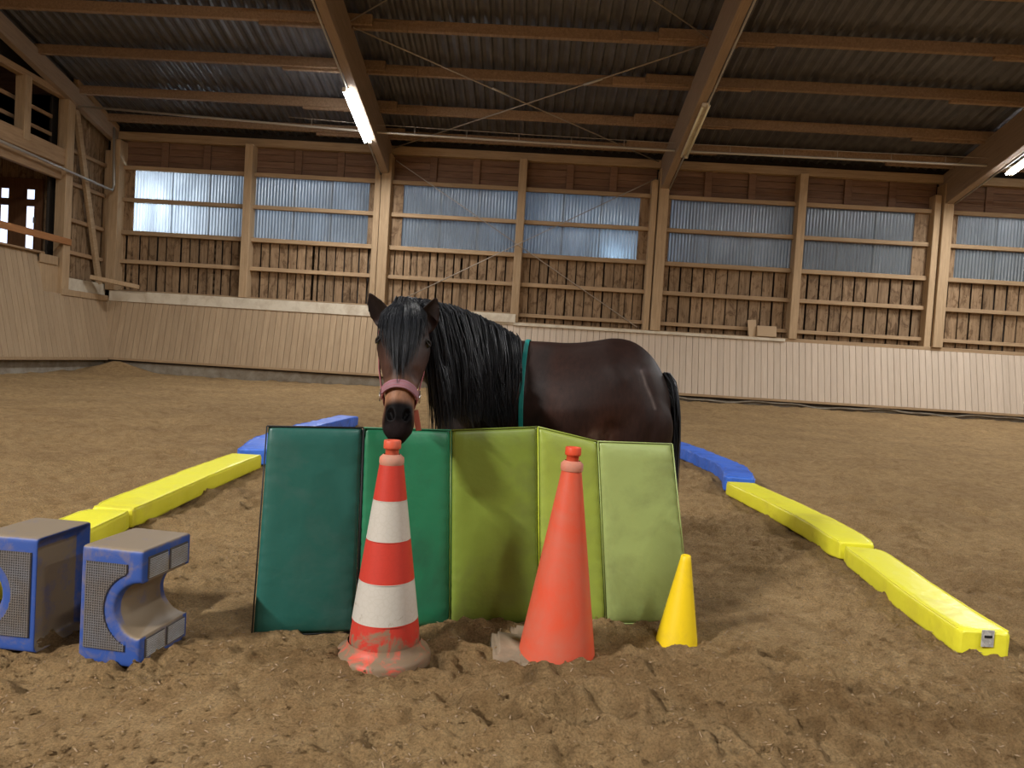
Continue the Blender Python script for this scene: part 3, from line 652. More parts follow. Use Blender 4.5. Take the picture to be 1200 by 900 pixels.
# ================================================================== SOFT GROUND BEAMS
VY = plain('yellow_vinyl', (.83, .80, .045), .36, grime=(.55, .85), gscale=3, gcol=(.60, .52, .05), b_s=.6, b_d=.010, bscale=10, spec=.5)
VB = plain('blue_vinyl', (.05, .17, .72), .4, grime=(.5, .8), gscale=6, gcol=(.02, .05, .28), b_s=.5, b_d=.01, bscale=14, spec=.5)
GREYL = plain('grey_label', (.33, .33, .32), .6, grime=(.45, .55), gscale=60, gcol=(.5, .5, .48))
def softbeam(name, label, cat, path, wd, ht, mat, wr=.010, seed=0, tag_end=False, group=None, kinks=(), z0=-.004):
    P = [Vector((x, y, 0)) for x, y in path]
    L = [0]
    for a, b_ in zip(P, P[1:]): L.append(L[-1]+(b_-a).length)
    n = int(L[-1]/.03); root = thing(name, label, cat, (P[0].x, P[0].y, gz(P[0].x, P[0].y)), group=group)
    v, f = [], []; prof = []
    K = 28; ce = []
    for k in range(K):
        a = 2*PI*(k+.5)/K; c, s = math.cos(a), math.sin(a); q = .22
        prof.append((math.copysign(abs(c)**q, c), math.copysign(abs(s)**q, s)))
    def at_(t):
        x = t*L[-1]; i = min(max(0, np.searchsorted(L, x)-1), len(P)-2); u = (x-L[i])/(L[i+1]-L[i])
        p0, p1, p2, p3 = P[max(i-1, 0)], P[i], P[i+1], P[min(i+2, len(P)-1)]
        return .5*((2*p1)+(p2-p0)*u+(2*p0-5*p1+4*p2-p3)*u*u+(3*p1-p0-3*p2+p3)*u**3)
    org = root.location.copy()
    for i in range(n+1):
        t = i/n; p = at_(t); d = (at_(min(1, t+.01))-at_(max(0, t-.01))).normalized(); sd_ = Vector((d.y, -d.x, 0))
        e = min(1, min(t, 1-t)*L[-1]/.02+.90); zb_ = 0
        kk = sum(math.exp(-((t-kt)*L[-1]/.06)**2)*ka for kt, ka in kinks)
        for k, (a, b_) in enumerate(prof):
            w1 = float(vnoise(np.array([t*L[-1]*7+seed]), np.array([k*.55+seed]), 8)[0]-.5)+.6*float(vnoise(np.array([t*L[-1]*19+seed]), np.array([k*.8+seed]), 9)[0]-.5)
            s = e*(1-.16*kk)+w1*wr/ (wd/2)
            q = p+sd_*(a*wd/2*s)+Vector((0, 0, z0+zb_+ht/2+b_*ht/2*(e-.10*kk)+w1*wr*.7*(b_ > -.5)))
            v.append(q-org)
    for i in range(n):
        for k in range(K): f.append((i*K+k, i*K+(k+1) % K, (i+1)*K+(k+1) % K, (i+1)*K+k))
    nf = len(f); nv = len(v)
    for i0, rev in ((0, False), (n, True)):
        c_ = sum((v[i0*K+k] for k in range(K)), Vector((0, 0, 0)))/K; b0 = len(v); dn = (v[0]-v[K] if i0 == 0 else v[n*K]-v[(n-1)*K]).normalized()
        for fr_, pu in ((1, 0), (.9, .006)):
            for k in range(K): v.append(c_+(v[i0*K+k]-c_)*fr_+dn*pu)
        for k in range(K): f.append((b0+k, b0+(k+1) % K, b0+K+(k+1) % K, b0+K+k))
        f.append(tuple(b0+K+k for k in range(K)))
    me_ = mesh_from('cover', v, f, mat, True)
    for p_ in list(me_.polygons)[nf:]: p_.use_smooth = False
    body = link('cover', me_, root)
    # welt seams along the two upper edges
    for sg in (-1, 1):
        pts = []
        for i in range(n+1):
            t = i/n; p = at_(t); d = (at_(min(1, t+.01))-at_(max(0, t-.01))).normalized(); sd_ = Vector((d.y, -d.x, 0))
            k_ = 3 if sg > 0 else 10
            pts.append(v[i*K+k_]+Vector((0, 0, .002))+sd_*sg*.001)
        tubeobj('welt_seam', pts[1:-1], .0035, mat, body, 5)
    return root, org
by = 'yellow ground beams'
sb, org = softbeam('ground_beam', 'near yellow vinyl ground beam on the right, with the grey label on its end', 'beam', [(1.945, 2.92), (1.975, 3.4), (2.045, 4.0), (2.065, 4.28)], .215, .112, VY, .003, 1, kinks=((.97, 1.0),), group=by)
lb_ = link('label_patch', boxmesh(.052, .004, .07, GREYL, .001), sb, (0.004, -.014, .062), (.0, 0, .05)); lb_['label'] = 'grey printed label'
link('label_print', boxmesh(.032, .004, .010, BLK, 0), lb_, (0, -.002, .008))
softbeam('ground_beam', 'far yellow vinyl ground beam on the right, touching the blue one', 'beam', [(2.07, 4.33), (2.09, 4.9), (2.06, 5.5), (1.98, 6.42)], .255, .125, VY, .005, 20, kinks=((.02, 1), (.4, .2)), group=by)
softbeam('ground_beam', 'yellow vinyl ground beam on the left reaching from the blocks to its kink', 'beam', [(-2.15, 2.3), (-2.19, 2.9), (-2.26, 3.5), (-2.30, 3.92)], .25, .125, VY, .004, 33, kinks=((.97, .8),), group=by)
softbeam('ground_beam', 'far yellow vinyl ground beam on the left, ending beside the dark teal mat', 'beam', [(-2.31, 3.96), (-2.36, 4.7), (-2.40, 5.3), (-2.43, 6.2)], .26, .125, VY, .005, 47, kinks=((.03, .8), (.5, .4)), group=by)
softbeam('ground_beam', 'curved blue vinyl ground beam on the right behind the yellow beams', 'beam', [(2.02, 6.55), (2.17, 7.3), (2.15, 8.1), (2.06, 8.9), (1.95, 9.7), (1.83, 10.3)], .27, .15, VB, .020, 60, group='blue ground beams')
softbeam('ground_beam', 'blue vinyl ground beam on the left behind the dark teal mat', 'beam', [(-2.44, 6.35), (-2.62, 7.4), (-2.62, 8.8), (-2.52, 10.15)], .27, .15, VB, .018, 70, group='blue ground beams')

# ================================================================== JUMP BLOCKS
def blockmat():
    m, nt, b = newmat('dusty_blue_plastic'); v = coords(nt); n = noise(nt, v, 14, 7, .7, .4)
    ge = nt.nodes.new('ShaderNodeNewGeometry'); sx = nt.nodes.new('ShaderNodeSeparateXYZ'); nt.links.new(ge.outputs['Normal'], sx.inputs[0])
    mr = nd(nt, 'ShaderNodeMapRange'); mr.inputs['From Min'].default_value = .25; mr.inputs['From Max'].default_value = .95; mr.inputs['To Min'].default_value = .0; mr.inputs['To Max'].default_value = .42
    nt.links.new(sx.outputs[2], mr.inputs[0]); ad = nd(nt, 'ShaderNodeMath', operation='ADD'); nt.links.new(n, ad.inputs[0]); nt.links.new(mr.outputs[0], ad.inputs[1])
    at = nd(nt, 'ShaderNodeAttribute', attribute_name='dust'); a2 = nd(nt, 'ShaderNodeMath', operation='ADD'); nt.links.new(ad.outputs[0], a2.inputs[0]); nt.links.new(at.outputs['Fac'], a2.inputs[1])
    f = ramp(nt, a2.outputs[0], [(.42, (0, 0, 0)), (.80, (1, 1, 1))]); col = mixc(nt, f, (.025, .075, .31), (.21, .16, .105))
    nt.links.new(col, b.inputs['Base Color']); b.inputs['Roughness'].default_value = .55; bump(nt, b, n, .15, .003); return m
BLUEP = blockmat()
m, nt, b = newmat('grey_mesh_insert'); v = coords(nt, rnd=False); n = noise(nt, v, 9, 6, .7)
nt.links.new(ramp(nt, n, [(.3, (.035, .035, .045)), (.7, (.10, .085, .07))]), b.inputs['Base Color']); b.inputs['Roughness'].default_value = .7; MESHI = m
GRILL = plain('pale_rib_plastic', (.42, .43, .45), .6, grime=(.4, .7), gscale=8, gcol=(.3, .26, .2))
def block(loc, rz_, label, mirror=False):
    """moulded cavalletti block: notch cut through one side, shallow recess in the other"""
    t = thing('cavaletti_block', label, 'jump block', loc, rz_, group='blue cavaletti blocks')
    Wd, Ht, Dp = .235, .40, .27; nr, zc = .098, .195; sg = -1 if mirror else 1
    out = []
    # outline: right side notch (circular), corners rounded by bevel later
    out += [(-Wd/2, 0), (Wd/2, 0), (Wd/2, .108)]
    for k in range(0, 17):
        a = -PI/2-PI*k/16; x = Wd/2-.005+nr*1.0*math.cos(a)*.95; z = zc+(nr-.006)*math.sin(a)
        out.append((x, z))
    out += [(Wd/2, .282), (Wd/2, Ht), (-Wd/2, Ht)]
    bm = bmesh.new()
    ring = [[bm.verts.new((sg*x, y, z)) for x, z in out] for y in (-Dp/2, Dp/2)]
    n = len(out)
    for i in range(n): bm.faces.new((ring[0][i], ring[0][(i+1) % n], ring[1][(i+1) % n], ring[1][i]))
    bm.faces.new(ring[0][::-1]); bm.faces.new(ring[1])
    bmesh.ops.recalc_face_normals(bm, faces=bm.faces)
    # shallow recess on the plain side
    fs = [f_ for f_ in bm.faces if f_.normal.x*sg < -.9]
    r_ = bmesh.ops.inset_region(bm, faces=fs, thickness=.035, depth=0)
    bmesh.ops.translate(bm, verts=list(fs[0].verts), vec=(sg*.045, 0, -.01))
    me0 = bpy.data.meshes.new('tmp'); bm.to_mesh(me0); bm.free(); tmp_ = link('tmp', me0)
    md_ = tmp_.modifiers.new('r', 'REMESH'); md_.mode = 'VOXEL'; md_.voxel_size = .0055
    md_ = tmp_.modifiers.new('s', 'SMOOTH'); md_.factor = .6; md_.iterations = 18
    bpy.context.view_layer.update(); me = evalmesh(tmp_); bpy.data.objects.remove(tmp_); me.materials.clear(); me.materials.append(BLUEP)
    me.polygons.foreach_set('use_smooth', [True]*len(me.polygons))
    co = np.zeros(len(me.vertices)*3); me.vertices.foreach_get('co', co); co = co.reshape(-1, 3)
    dust = np.where((np.abs(co[:, 1]) < Dp/2-.03) & (co[:, 2] > .02) & (co[:, 2] < Ht-.05), .35, 0)-.05
    at = me.attributes.new('dust', 'FLOAT', 'POINT'); at.data.foreach_set('value', dust.astype(np.float32))
    body = link('body', me, t)
    # mesh insert on front and back faces, following the notch
    def insert(y, s):
        v, f = [], []; x0 = -Wd/2+.028; cols = []
        zs = np.linspace(.055, Ht-.05, 34); x1s = []
        for z in zs:
            dz = abs(z-zc); xr = Wd/2-.055 if dz > nr+.03 else min(Wd/2-.055, Wd/2-.005-math.sqrt(max(0, (nr+.034)**2-dz**2)))
            x1s.append(xr)
        for z, xr in zip(zs, x1s): v += [(sg*x0, y, z), (sg*xr, y, z), (sg*x0, y+s*.004, z), (sg*xr, y+s*.004, z)]
        for i in range(len(zs)-1):
            a = 4*i; f += [(a+2, a+3, a+7, a+6), (a+1, a+5, a+7, a+3), (a, a+2, a+6, a+4)]
        base = link('mesh_panel', mesh_from('insert', v, f, MESHI), t)
        # square lattice ribs
        v, f = [], []
        def rib(xa, xb, za, zb_):
            b0 = len(v); v.extend([(sg*xa, y+s*.004, za), (sg*xb, y+s*.004, za), (sg*xb, y+s*.004, zb_), (sg*xa, y+s*.004, zb_), (sg*xa, y+s*.0062, za), (sg*xb, y+s*.0062, za), (sg*xb, y+s*.0062, zb_), (sg*xa, y+s*.0062, zb_)])
            f.extend([(b0+4, b0+5, b0+6, b0+7), (b0, b0+1, b0+5, b0+4), (b0+1, b0+2, b0+6, b0+5), (b0+2, b0+3, b0+7, b0+6), (b0+3, b0, b0+4, b0+7)])
        z = .058
        while z < Ht-.053:
            i = int(np.argmin(abs(zs-z))); rib(x0+.001, x1s[i]-.001, z, z+.0022); z += .0085
        x = x0+.003
        while x < Wd/2-.056:
            run = None
            for i, z in enumerate(zs):
                ok = x < x1s[i]-.002
                if ok and run is None: run = z
                if (not ok or i == len(zs)-1) and run is not None: rib(x, x+.0022, run, z); run = None
            x += .0085
        l_ = link('lattice', mesh_from('lattice', v, f, GRILL if False else MESHI2), base); l_['kind'] = 'stuff'
    insert(-Dp/2, -1); insert(Dp/2, 1)
    # ribbed plates on the flanges of the notched side
    for z0, z1 in ((.028, .094), (.298, .374)):
        for y0, y1 in ((-Dp/2+.025, -.006), (.006, Dp/2-.025)):
            g = link('ribbed_plate', boxmesh(.006, y1-y0, z1-z0, MESHI, .002), t, (sg*(Wd/2+.001), (y0+y1)/2, (z0+z1)/2))
            v, f = [], []; zz = z0+.004
            while zz < z1-.004:
                b0 = len(v)
                for xx in (0, .005):
                    for yy in (y0+.004, y1-.004):
                        for z_ in (zz, zz+.0028): v.append((sg*(xx+.001), yy-(y0+y1)/2, z_-(z0+z1)/2))
                f += [(b0+4, b0+6, b0+7, b0+5), (b0, b0+4, b0+5, b0+1), (b0+2, b0+3, b0+7, b0+6), (b0+1, b0+5, b0+7, b0+3), (b0, b0+2, b0+6, b0+4)]; zz += .0062
            rb_ = link('ribs', mesh_from('ribs', v, f, GRILL), g); rb_['kind'] = 'stuff'
    link('foot_slot', boxmesh(.045, .02, .022, BLK, .003), t, (sg*.0, -Dp/2+.0105, .022))
    return t
MESHI2 = plain('mesh_rib_grey', (.17, .17, .18), .7, grime=(.4, .7), gscale=9, gcol=(.15, .12, .09))
BZ = -.012
block((-1.335, 2.455, BZ), math.radians(-7), 'dusty blue cavaletti block, right of the pair, notch to the right')
block((-1.735, 2.51, BZ), math.radians(-4), 'dusty blue cavaletti block cut by the left picture edge, notch to the left', True)

# ================================================================== PONY
HO = Vector((.15, 3.62, 0)); EX = Vector((math.cos(math.radians(8)), -math.sin(math.radians(8)), 0)); EN = Vector((-EX.y*-1*-1, -EX.x, 0)) if False else Vector((EX.y, -EX.x, 0))
ZV = Vector((0, 0, 1))
def B(s, lat, z): return HO+EX*s+EN*lat+ZV*z   # body frame: s towards the rump, lat towards the viewer
def catmull(rows, per):
    R = [np.array(r, float) for r in rows]; out = []
    for i in range(len(R)-1):
        p0, p1, p2, p3 = R[max(i-1, 0)], R[i], R[i+1], R[min(i+2, len(R)-1)]
        for k in range(per):
            u = k/per; out.append(.5*((2*p1)+(p2-p0)*u+(2*p0-5*p1+4*p2-p3)*u*u+(3*p1-p0-3*p2+p3)*u**3))
    out.append(R[-1]); return out
BV, BF = [], []
def loft(rings):
    b0 = len(BV); n = len(rings[0])
    for r in rings: BV.extend(r)
    for i in range(len(rings)-1):
        for k in range(n): BF.append((b0+i*n+k, b0+i*n+(k+1) % n, b0+(i+1)*n+(k+1) % n, b0+(i+1)*n+k))
    BF.append(tuple(b0+k for k in reversed(range(n)))); BF.append(tuple(b0+(len(rings)-1)*n+k for k in range(n)))
def ell(c, ax, az, hw, hh, q=2.3, n=28, top=1.0):
    r = []
    for k in range(n):
        a = 2*PI*k/n; cx = math.copysign(abs(math.cos(a))**(2/q), math.cos(a)); sz = math.copysign(abs(math.sin(a))**(2/q), math.sin(a))
        w_ = hw*(1-(1-top)*max(0, sz)); r.append(c+ax*cx*w_+az*sz*hh)
    return r
# trunk: s, z centre, half height, half width, width factor at the top
tr = [(-.625, .86, .05, .05, 1), (-.60, .86, .14, .12, .9), (-.52, .86, .22, .18, .8), (-.42, .865, .29, .215, .6), (-.27, .872, .325, .235, .5), (-.10, .868, .335, .262, .62),
      (.06, .868, .335, .275, .72), (.18, .885, .335, .275, .76), (.28, .905, .335, .268, .78), (.38, .915, .31, .252, .78), (.47, .905, .255, .22, .8), (.535, .885, .18, .175, .85), (.575, .87, .09, .11, 1)]
loft([ell(HO+EX*r[0]+ZV*r[1], EN, ZV, r[3], r[2], 2.25, 32, r[4]) for r in catmull(tr, 4)])
# neck
NECK = [(-.485, 2.97, 1.15, .085, .12), (-.43, 3.10, 1.135, .09, .165), (-.35, 3.24, 1.075, .10, .215), (-.25, 3.38, 1.00, .125, .262), (-.15, 3.50, .935, .165, .285), (-.06, 3.58, .90, .18, .28)]
NLAT = Vector((.82, -.57, 0))
def neckat(s):
    rows = catmull(NECK, 10); i = min(int(s*(len(rows)-1)), len(rows)-1); return rows[i]
loft([ell(Vector(r[:3]), NLAT, ZV, r[3], r[4], 2.1, 28, .55) for r in catmull(NECK, 5)])
# head: axis from poll to muzzle
HP0 = Vector((-.519, 2.93, 1.26)); HP1 = Vector((-.461, 2.58, .806))
HA = (HP1-HP0).normalized(); HLAT = Vector((.985, .17, 0)); HLAT = (HLAT-HA*HLAT.dot(HA)).normalized(); HN = HLAT.cross(HA); HN = HN if HN.y < 0 else -HN
HLEN = (HP1-HP0).length
#        t,   half width, half depth, centre offset along the front normal, lower-jaw narrowing
HS = [(-.06, .035, .04, -.03, .9), (.0, .074, .078, -.02, .9), (.10, .090, .098, -.008, .9), (.22, .103, .112, .0, .85), (.34, .110, .118, -.004, .75), (.46, .097, .112, -.006, .8), (.58, .077, .092, -.002, .85),
      (.70, .062, .070, .0, .9), (.80, .057, .058, -.002, .95), (.89, .060, .054, -.006, 1), (.95, .058, .048, -.012, 1), (.995, .046, .036, -.018, 1), (1.03, .022, .018, -.022, 1)]
def headsec(t):
    ts = [h[0] for h in HS]; return [float(np.interp(t, ts, [h[i] for h in HS])) for i in range(1, 5)]
def headpt(t, a, off=0.0):
    """a = 0 front (face), +90 deg towards the viewer's right"""
    hw, hd, o_, nar = headsec(t); q = 2.5; ca, sa = math.cos(a), math.sin(a)
    x = math.copysign(abs(sa)**(2/q), sa); y_ = math.copysign(abs(ca)**(2/q), ca)
    wf = hw*(nar if y_ < 0 else (1-.28*max(0, y_)**2))
    return HP0+HA*(t*HLEN)+HLAT*(x*(wf+off))+HN*(o_+y_*(hd+off))
hr_ = catmull(HS, 4)
rings = []
for r in hr_:
    t, hw, hd, o_, nar = r; ring = []
    for k in range(28):
        a = 2*PI*k/28; ca, sa = math.cos(a), math.sin(a); x = math.copysign(abs(sa)**(2/2.5), sa); y_ = math.copysign(abs(ca)**(2/2.5), ca)
        wf = hw*(nar if y_ < 0 else (1-.28*max(0, y_)**2)); ring.append(HP0+HA*(t*HLEN)+HLAT*(x*wf)+HN*(o_+y_*hd))
    rings.append(ring)
loft(rings)
# brow ridges, cheeks, nostril rims, lower lip
def blobm(c, r_, sc=(1, 1, 1)):
    rs = []
    for i in range(1, 10):
        a = -PI/2+PI*i/10; rs.append([c+HLAT*(r_*sc[0]*math.cos(a)*math.cos(2*PI*k/16))+HN*(r_*sc[1]*math.cos(a)*math.sin(2*PI*k/16))+HA*(r_*sc[2]*math.sin(a)) for k in range(16)])
    loft(rs)
EYES = []
for sg in (-1, 1):
    e = headpt(.335, sg*math.radians(66)); EYES.append(e)
    blobm(headpt(.305, sg*math.radians(60), -.022), .034, (1, .9, 1.2))
    blobm(headpt(.46, sg*math.radians(95), -.04), .055, (.75, 1.1, 1.5))
    blobm(headpt(.90, sg*math.radians(38), -.018), .026, (1, 1, 1.35))
blobm(HP0+HA*(HLEN*.985)+HN*(-.045), .034, (1.1, 1, .9))
# ears
def ear(base, tip, wd, face):
    ax = (tip-base).normalized(); fx = (face-ax*face.dot(ax)).normalized(); lx = ax.cross(fx); L = (tip-base).length; rs = []
    for t, w_, d_ in [(-.15, .75, 1.1), (0, .85, 1.15), (.15, 1, 1.2), (.35, 1.0, 1.1), (.55, .84, .9), (.75, .56, .7), (.9, .30, .5), (1.0, .12, .35)]:
        ring = []
        for k in range(24):
            a = 2*PI*k/24; c, s = math.cos(a), math.sin(a)
            yy = -(abs(s)**.5)*.024*d_ if s > 0 else ((-.010*abs(s)**1.5*d_+.004) if t > .05 else .01)
            ring.append(base+ax*(t*L)+lx*(c*wd*w_)+fx*(yy+ (.010*abs(c)**2)))
        rs.append(ring)
    loft(rs)
ear(Vector((-.597, 2.91, 1.222)), Vector((-.672, 2.89, 1.341)), .045, Vector((-.25, -.95, .1)))
ear(Vector((-.430, 2.91, 1.212)), Vector((-.386, 2.89, 1.336)), .045, Vector((.2, -.97, .1)))
# legs
def leg(rows, q=2.0):
    loft([ell(B(r[0], r[1], r[2]), EN, EX, r[4], r[3], q, 20) for r in catmull(rows, 4)])
for sg in (-1, 1):
    leg([(.36, sg*.11, 1.00, .16, .11), (.40, sg*.125, .85, .19, .125), (.42, sg*.13, .70, .165, .11), (.44, sg*.13, .57, .105, .08), (.49, sg*.125, .46, .062, .05), (.52, sg*.125, .39, .055, .04),
         (.50, sg*.125, .32, .04, .032), (.485, sg*.125, .2, .034, .030), (.48, sg*.125, .13, .042, .038), (.46, sg*.125, .08, .036, .036), (.45, sg*.125, .045, .045, .044)])
    leg([(-.42, sg*.12, .86, .14, .09), (-.42, sg*.13, .72, .13, .09), (-.41, sg*.13, .60, .085, .07), (-.41, sg*.125, .48, .058, .05), (-.41, sg*.125, .37, .05, .046), (-.41, sg*.125, .30, .036, .034),
         (-.41, sg*.125, .2, .032, .03), (-.415, sg*.125, .13, .04, .038), (-.43, sg*.125, .08, .034, .036), (-.44, sg*.125, .045, .044, .044)])
pony = thing('pony', 'dark bay pony with long black mane and pink halter, standing behind the folding mat', 'pony', (HO.x, HO.y, 0))
PL = pony.location.copy()
tmp = link('tmp', mesh_from('tmp', BV, BF))
md = tmp.modifiers.new('r', 'REMESH'); md.mode = 'VOXEL'; md.voxel_size = .0068
md = tmp.modifiers.new('s', 'SMOOTH'); md.factor = .5; md.iterations = 5
bpy.context.view_layer.update()
bmesh_ = evalmesh(tmp); bpy.data.objects.remove(tmp)
n = len(bmesh_.vertices); co = np.zeros(n*3); bmesh_.vertices.foreach_get('co', co); co = co.reshape(-1, 3)
# smooth joints of trunk, neck and limbs more strongly than the face
E_ = np.zeros(len(bmesh_.edges)*2, dtype=np.int32); bmesh_.edges.foreach_get('vertices', E_); E_ = E_.reshape(-1, 2)
deg = np.bincount(E_.ravel(), minlength=n).astype(float)[:, None]
hp = np.array(HP0); hl = np.array(HA); tcoord = (co-hp)@hl/HLEN
dhead = np.sqrt((((co-hp)-np.outer(tcoord*HLEN, hl))**2).sum(1))
headmask = (dhead < .16) & (tcoord > -.3) & (co[:, 1] < 3.0)
for it in range(5):
    sm = np.zeros_like(co); np.add.at(sm, E_[:, 0], co[E_[:, 1]]); np.add.at(sm, E_[:, 1], co[E_[:, 0]]); co = co*.5+.5*sm/deg
wt = np.where(headmask, 0, .55)[:, None]
for it in range(28):
    sm = np.zeros_like(co); np.add.at(sm, E_[:, 0], co[E_[:, 1]]); np.add.at(sm, E_[:, 1], co[E_[:, 0]]); co = co*(1-wt)+wt*sm/deg
def dent(c, r_, depth, dirv):
    global co
    d = np.sqrt((((co-np.array(c))/r_)**2).sum(1)); k = np.exp(-d**4)*depth; co = co+np.outer(k, np.array(dirv))
NOST = []
for sg in (-1, 1):
    c = headpt(.905, sg*math.radians(34), .004); NOST.append(np.array(c)); dv = -(HN*.85+HLAT*sg*.35)
    for k_ in (-.010, 0, .010): dent(c+HA*k_-HLAT*sg*k_*.3, .0125, .017, dv)
    dent(headpt(.60, sg*math.radians(60)), .03, .006, -(HN*.3+HLAT*sg))       # hollow of the nasal side
# mouth line
tc_ = (co-hp)@hl/HLEN; fr = (co-hp)@np.array(HN); kk = np.exp(-((tc_-.955-(.04-fr)*.12)/.008)**2)*headmask*(fr < .02); co -= np.outer(kk*.003, np.array(HN))
# body dents: shoulder line, flank, buttock crease, hip point
SB = (co-np.array(HO))@np.array(EX); LB = (co-np.array(HO))@np.array(EN); ZB = co[:, 2]
cam_side = LB > .05
def pdist(pts):
    best = np.full(n, 9.0)
    for (s0, z0), (s1, z1) in zip(pts, pts[1:]):
        d = np.array([s1-s0, z1-z0]); L = np.hypot(*d); t = np.clip(((SB-s0)*d[0]+(ZB-z0)*d[1])/L**2, 0, 1)
        best = np.minimum(best, np.hypot(SB-s0-t*d[0], ZB-z0-t*d[1]))
    return best
def crease(pts, wd, dep):
    global co
    k = np.exp(-(pdist(pts)/wd)**2)*dep*cam_side; co = co-np.outer(k, np.array(EN))
CR = [(.42, 1.085), (.445, 1.02), (.475, .96), (.495, .91), (.495, .84), (.48, .76), (.46, .68)]
crease(CR, .022, .009)
crease([(.20, .62), (.27, .72), (.30, .80)], .04, .018)
crease([(-.22, .70), (-.27, .85), (-.30, .98)], .04, .014)
crease([(-.05, .60), (.12, .66)], .05, -.008)
crease([(.30, 1.10), (.34, 1.05)], .05, -.010)
bmesh_.vertices.foreach_set('co', (co-np.array(PL)).ravel())
# coat colour (the pony's own markings)
col = np.tile(np.array([.016, .0072, .0055]), (n, 1))
def blend(mask, c): 
    global col
    m_ = np.clip(mask, 0, 1)[:, None]; col = col*(1-m_)+m_*np.array(c)
nz = vnoise(SB*6+20, ZB*7+20, 77)
blend(.55*np.exp(-((SB+.12)/.16)**2-((ZB-.98)/.16)**2)*nz*1.4, (.115, .040, .022))        # redder shoulder patch
blend(.5*np.exp(-((SB-.24)/.08)**2-((ZB-.80)/.12)**2)*nz*1.3, (.10, .035, .02))
blend(.30*np.exp(-(pdist(CR[:4])/.006)**2)*cam_side, (.22, .18, .17)); blend(.35*np.exp(-((SB-.44)/.05)**2-((ZB-1.09)/.02)**2)*nz*cam_side, (.12, .10, .11)); blend(.25*np.exp(-((SB-.24)/.05)**2-((ZB-.76)/.03)**2)*vnoise(SB*60+99, ZB*60, 3)*cam_side*2, (.2, .14, .11))
blend(smooth(.62, .50, ZB), (.014, .009, .008)); blend(smooth(.45, .3, ZB), (.007, .006, .006))
neckm = smooth(3.62, 3.5, co[:, 1])*smooth(.02, -.05, SB)
blend(.75*np.clip(neckm, 0, 1)*(~headmask), (.012, .010, .010))
th = np.clip(tc_, 0, 1.1)
blend(headmask*smooth(.10, .3, th)*1.0, (.030, .015, .011))
lat_ = np.abs((co-hp)@np.array(HLAT))
blend(headmask*smooth(.35, .6, th)*smooth(.02, .06, lat_)*.55, (.085, .044, .034)); blend(headmask*smooth(.60, .76, th)*smooth(.93, .84, th)*.95, (.25, .125, .072))            # tan above the nose
blend(headmask*smooth(.40, .60, th)*smooth(.80, .60, th)*np.exp(-(lat_/.025)**2)*.5, (.03, .017, .014))
blend(headmask*smooth(.775, .845, th)*smooth(.060, .046, lat_), (.0035, .003, .0033))
blend(headmask*smooth(.93, .97, th), (.014, .011, .012))
for c in NOST: blend(np.exp(-(np.sqrt(((co-c)**2).sum(1))/.026)**3)*1.0, (.002, .0018, .002))
for e in EYES: blend(np.exp(-(np.sqrt(((co-np.array(e))**2).sum(1))/.028)**4)*.85, (.010, .008, .008))
for bse in (Vector((-.64, 2.90, 1.29)), Vector((-.408, 2.90, 1.29))): blend(np.exp(-(np.sqrt(((co-np.array(bse))**2).sum(1))/.055)**4)*.8, (.012, .009, .008))
ca = bmesh_.color_attributes.new('coat', 'FLOAT_COLOR', 'POINT'); ca.data.foreach_set('color', np.hstack([col, 1-.75*(headmask*smooth(.77, .86, th)*smooth(.060, .046, lat_))[:, None]]).ravel().astype(np.float32))
m, nt, b = newmat('bay_coat'); at = nd(nt, 'ShaderNodeAttribute', attribute_name='coat'); v = coords(nt, (1, 1, .35), False)
n1 = noise(nt, v, 60, 5, .7); n2 = noise(nt, v, 5, 4, .6); n3 = noise(nt, coords(nt, (1, 1, .15), False), 330, 3, .6)
cc = mixc(nt, 1, at.outputs['Color'], ramp(nt, n1, [(.3, (.75, .75, .75)), (.7, (1.3, 1.28, 1.25))]), 'MULTIPLY'); cc = mixc(nt, 1, cc, ramp(nt, n2, [(.3, (.75, .72, .7)), (.7, (1.3, 1.3, 1.3))]), 'MULTIPLY')
nt.links.new(cc, b.inputs['Base Color']); b.inputs['Roughness'].default_value = .50; sp_ = nd(nt, 'ShaderNodeMath', operation='MULTIPLY'); sp_.inputs[1].default_value = .17; nt.links.new(at.outputs['Alpha'], sp_.inputs[0]); nt.links.new(sp_.outputs[0], b.inputs['Specular IOR Level'])
b.inputs['Sheen Weight'].default_value = .0; b.inputs['Sheen Roughness'].default_value = .4
bump(nt, b, n3, .25, .002); COAT = m
bmesh_.materials.clear(); bmesh_.materials.append(COAT); bmesh_.polygons.foreach_set('use_smooth', [True]*len(bmesh_.polygons))
body = link('body', bmesh_, pony)
# eyes
m, nt, b = newmat('pony_eye'); b.inputs['Base Color'].default_value = (.006, .004, .003, 1); b.inputs['Roughness'].default_value = .06; EYE = m
for e, sg in zip(EYES, (-1, 1)):
    bm = bmesh.new(); bmesh.ops.create_uvsphere(bm, u_segments=20, v_segments=14, radius=.0185); me = bpy.data.meshes.new('eye'); bm.to_mesh(me); bm.free(); me.materials.append(EYE); me.polygons.foreach_set('use_smooth', [True]*len(me.polygons))
    ep = e-(HLAT*sg*.9+HN*.4).normalized()*.010
    link('eye', me, pony, ep-PL)
    v, f = [], []; o1 = (HLAT*sg*.85+HN*.5).normalized(); up_ = -HA; sd_ = o1.cross(up_).normalized()
    for lidz, r_ in ((1, .0045), (-1, .0035)):
        pts = [ep+o1*(.0125+.004*math.sin(PI*k/10))+sd_*(.0175*math.cos(PI*k/10))+up_*(lidz*.0105*math.sin(PI*k/10)) for k in range(11)]
        tube(v, f, [p-PL for p in pts], [r_*(.6+.4*math.sin(PI*k/10)) for k in range(11)], 7)
    link('eyelid', mesh_from('eyelid', v, f, plain('lid_skin', (.014, .011, .010), .5), True), pony)
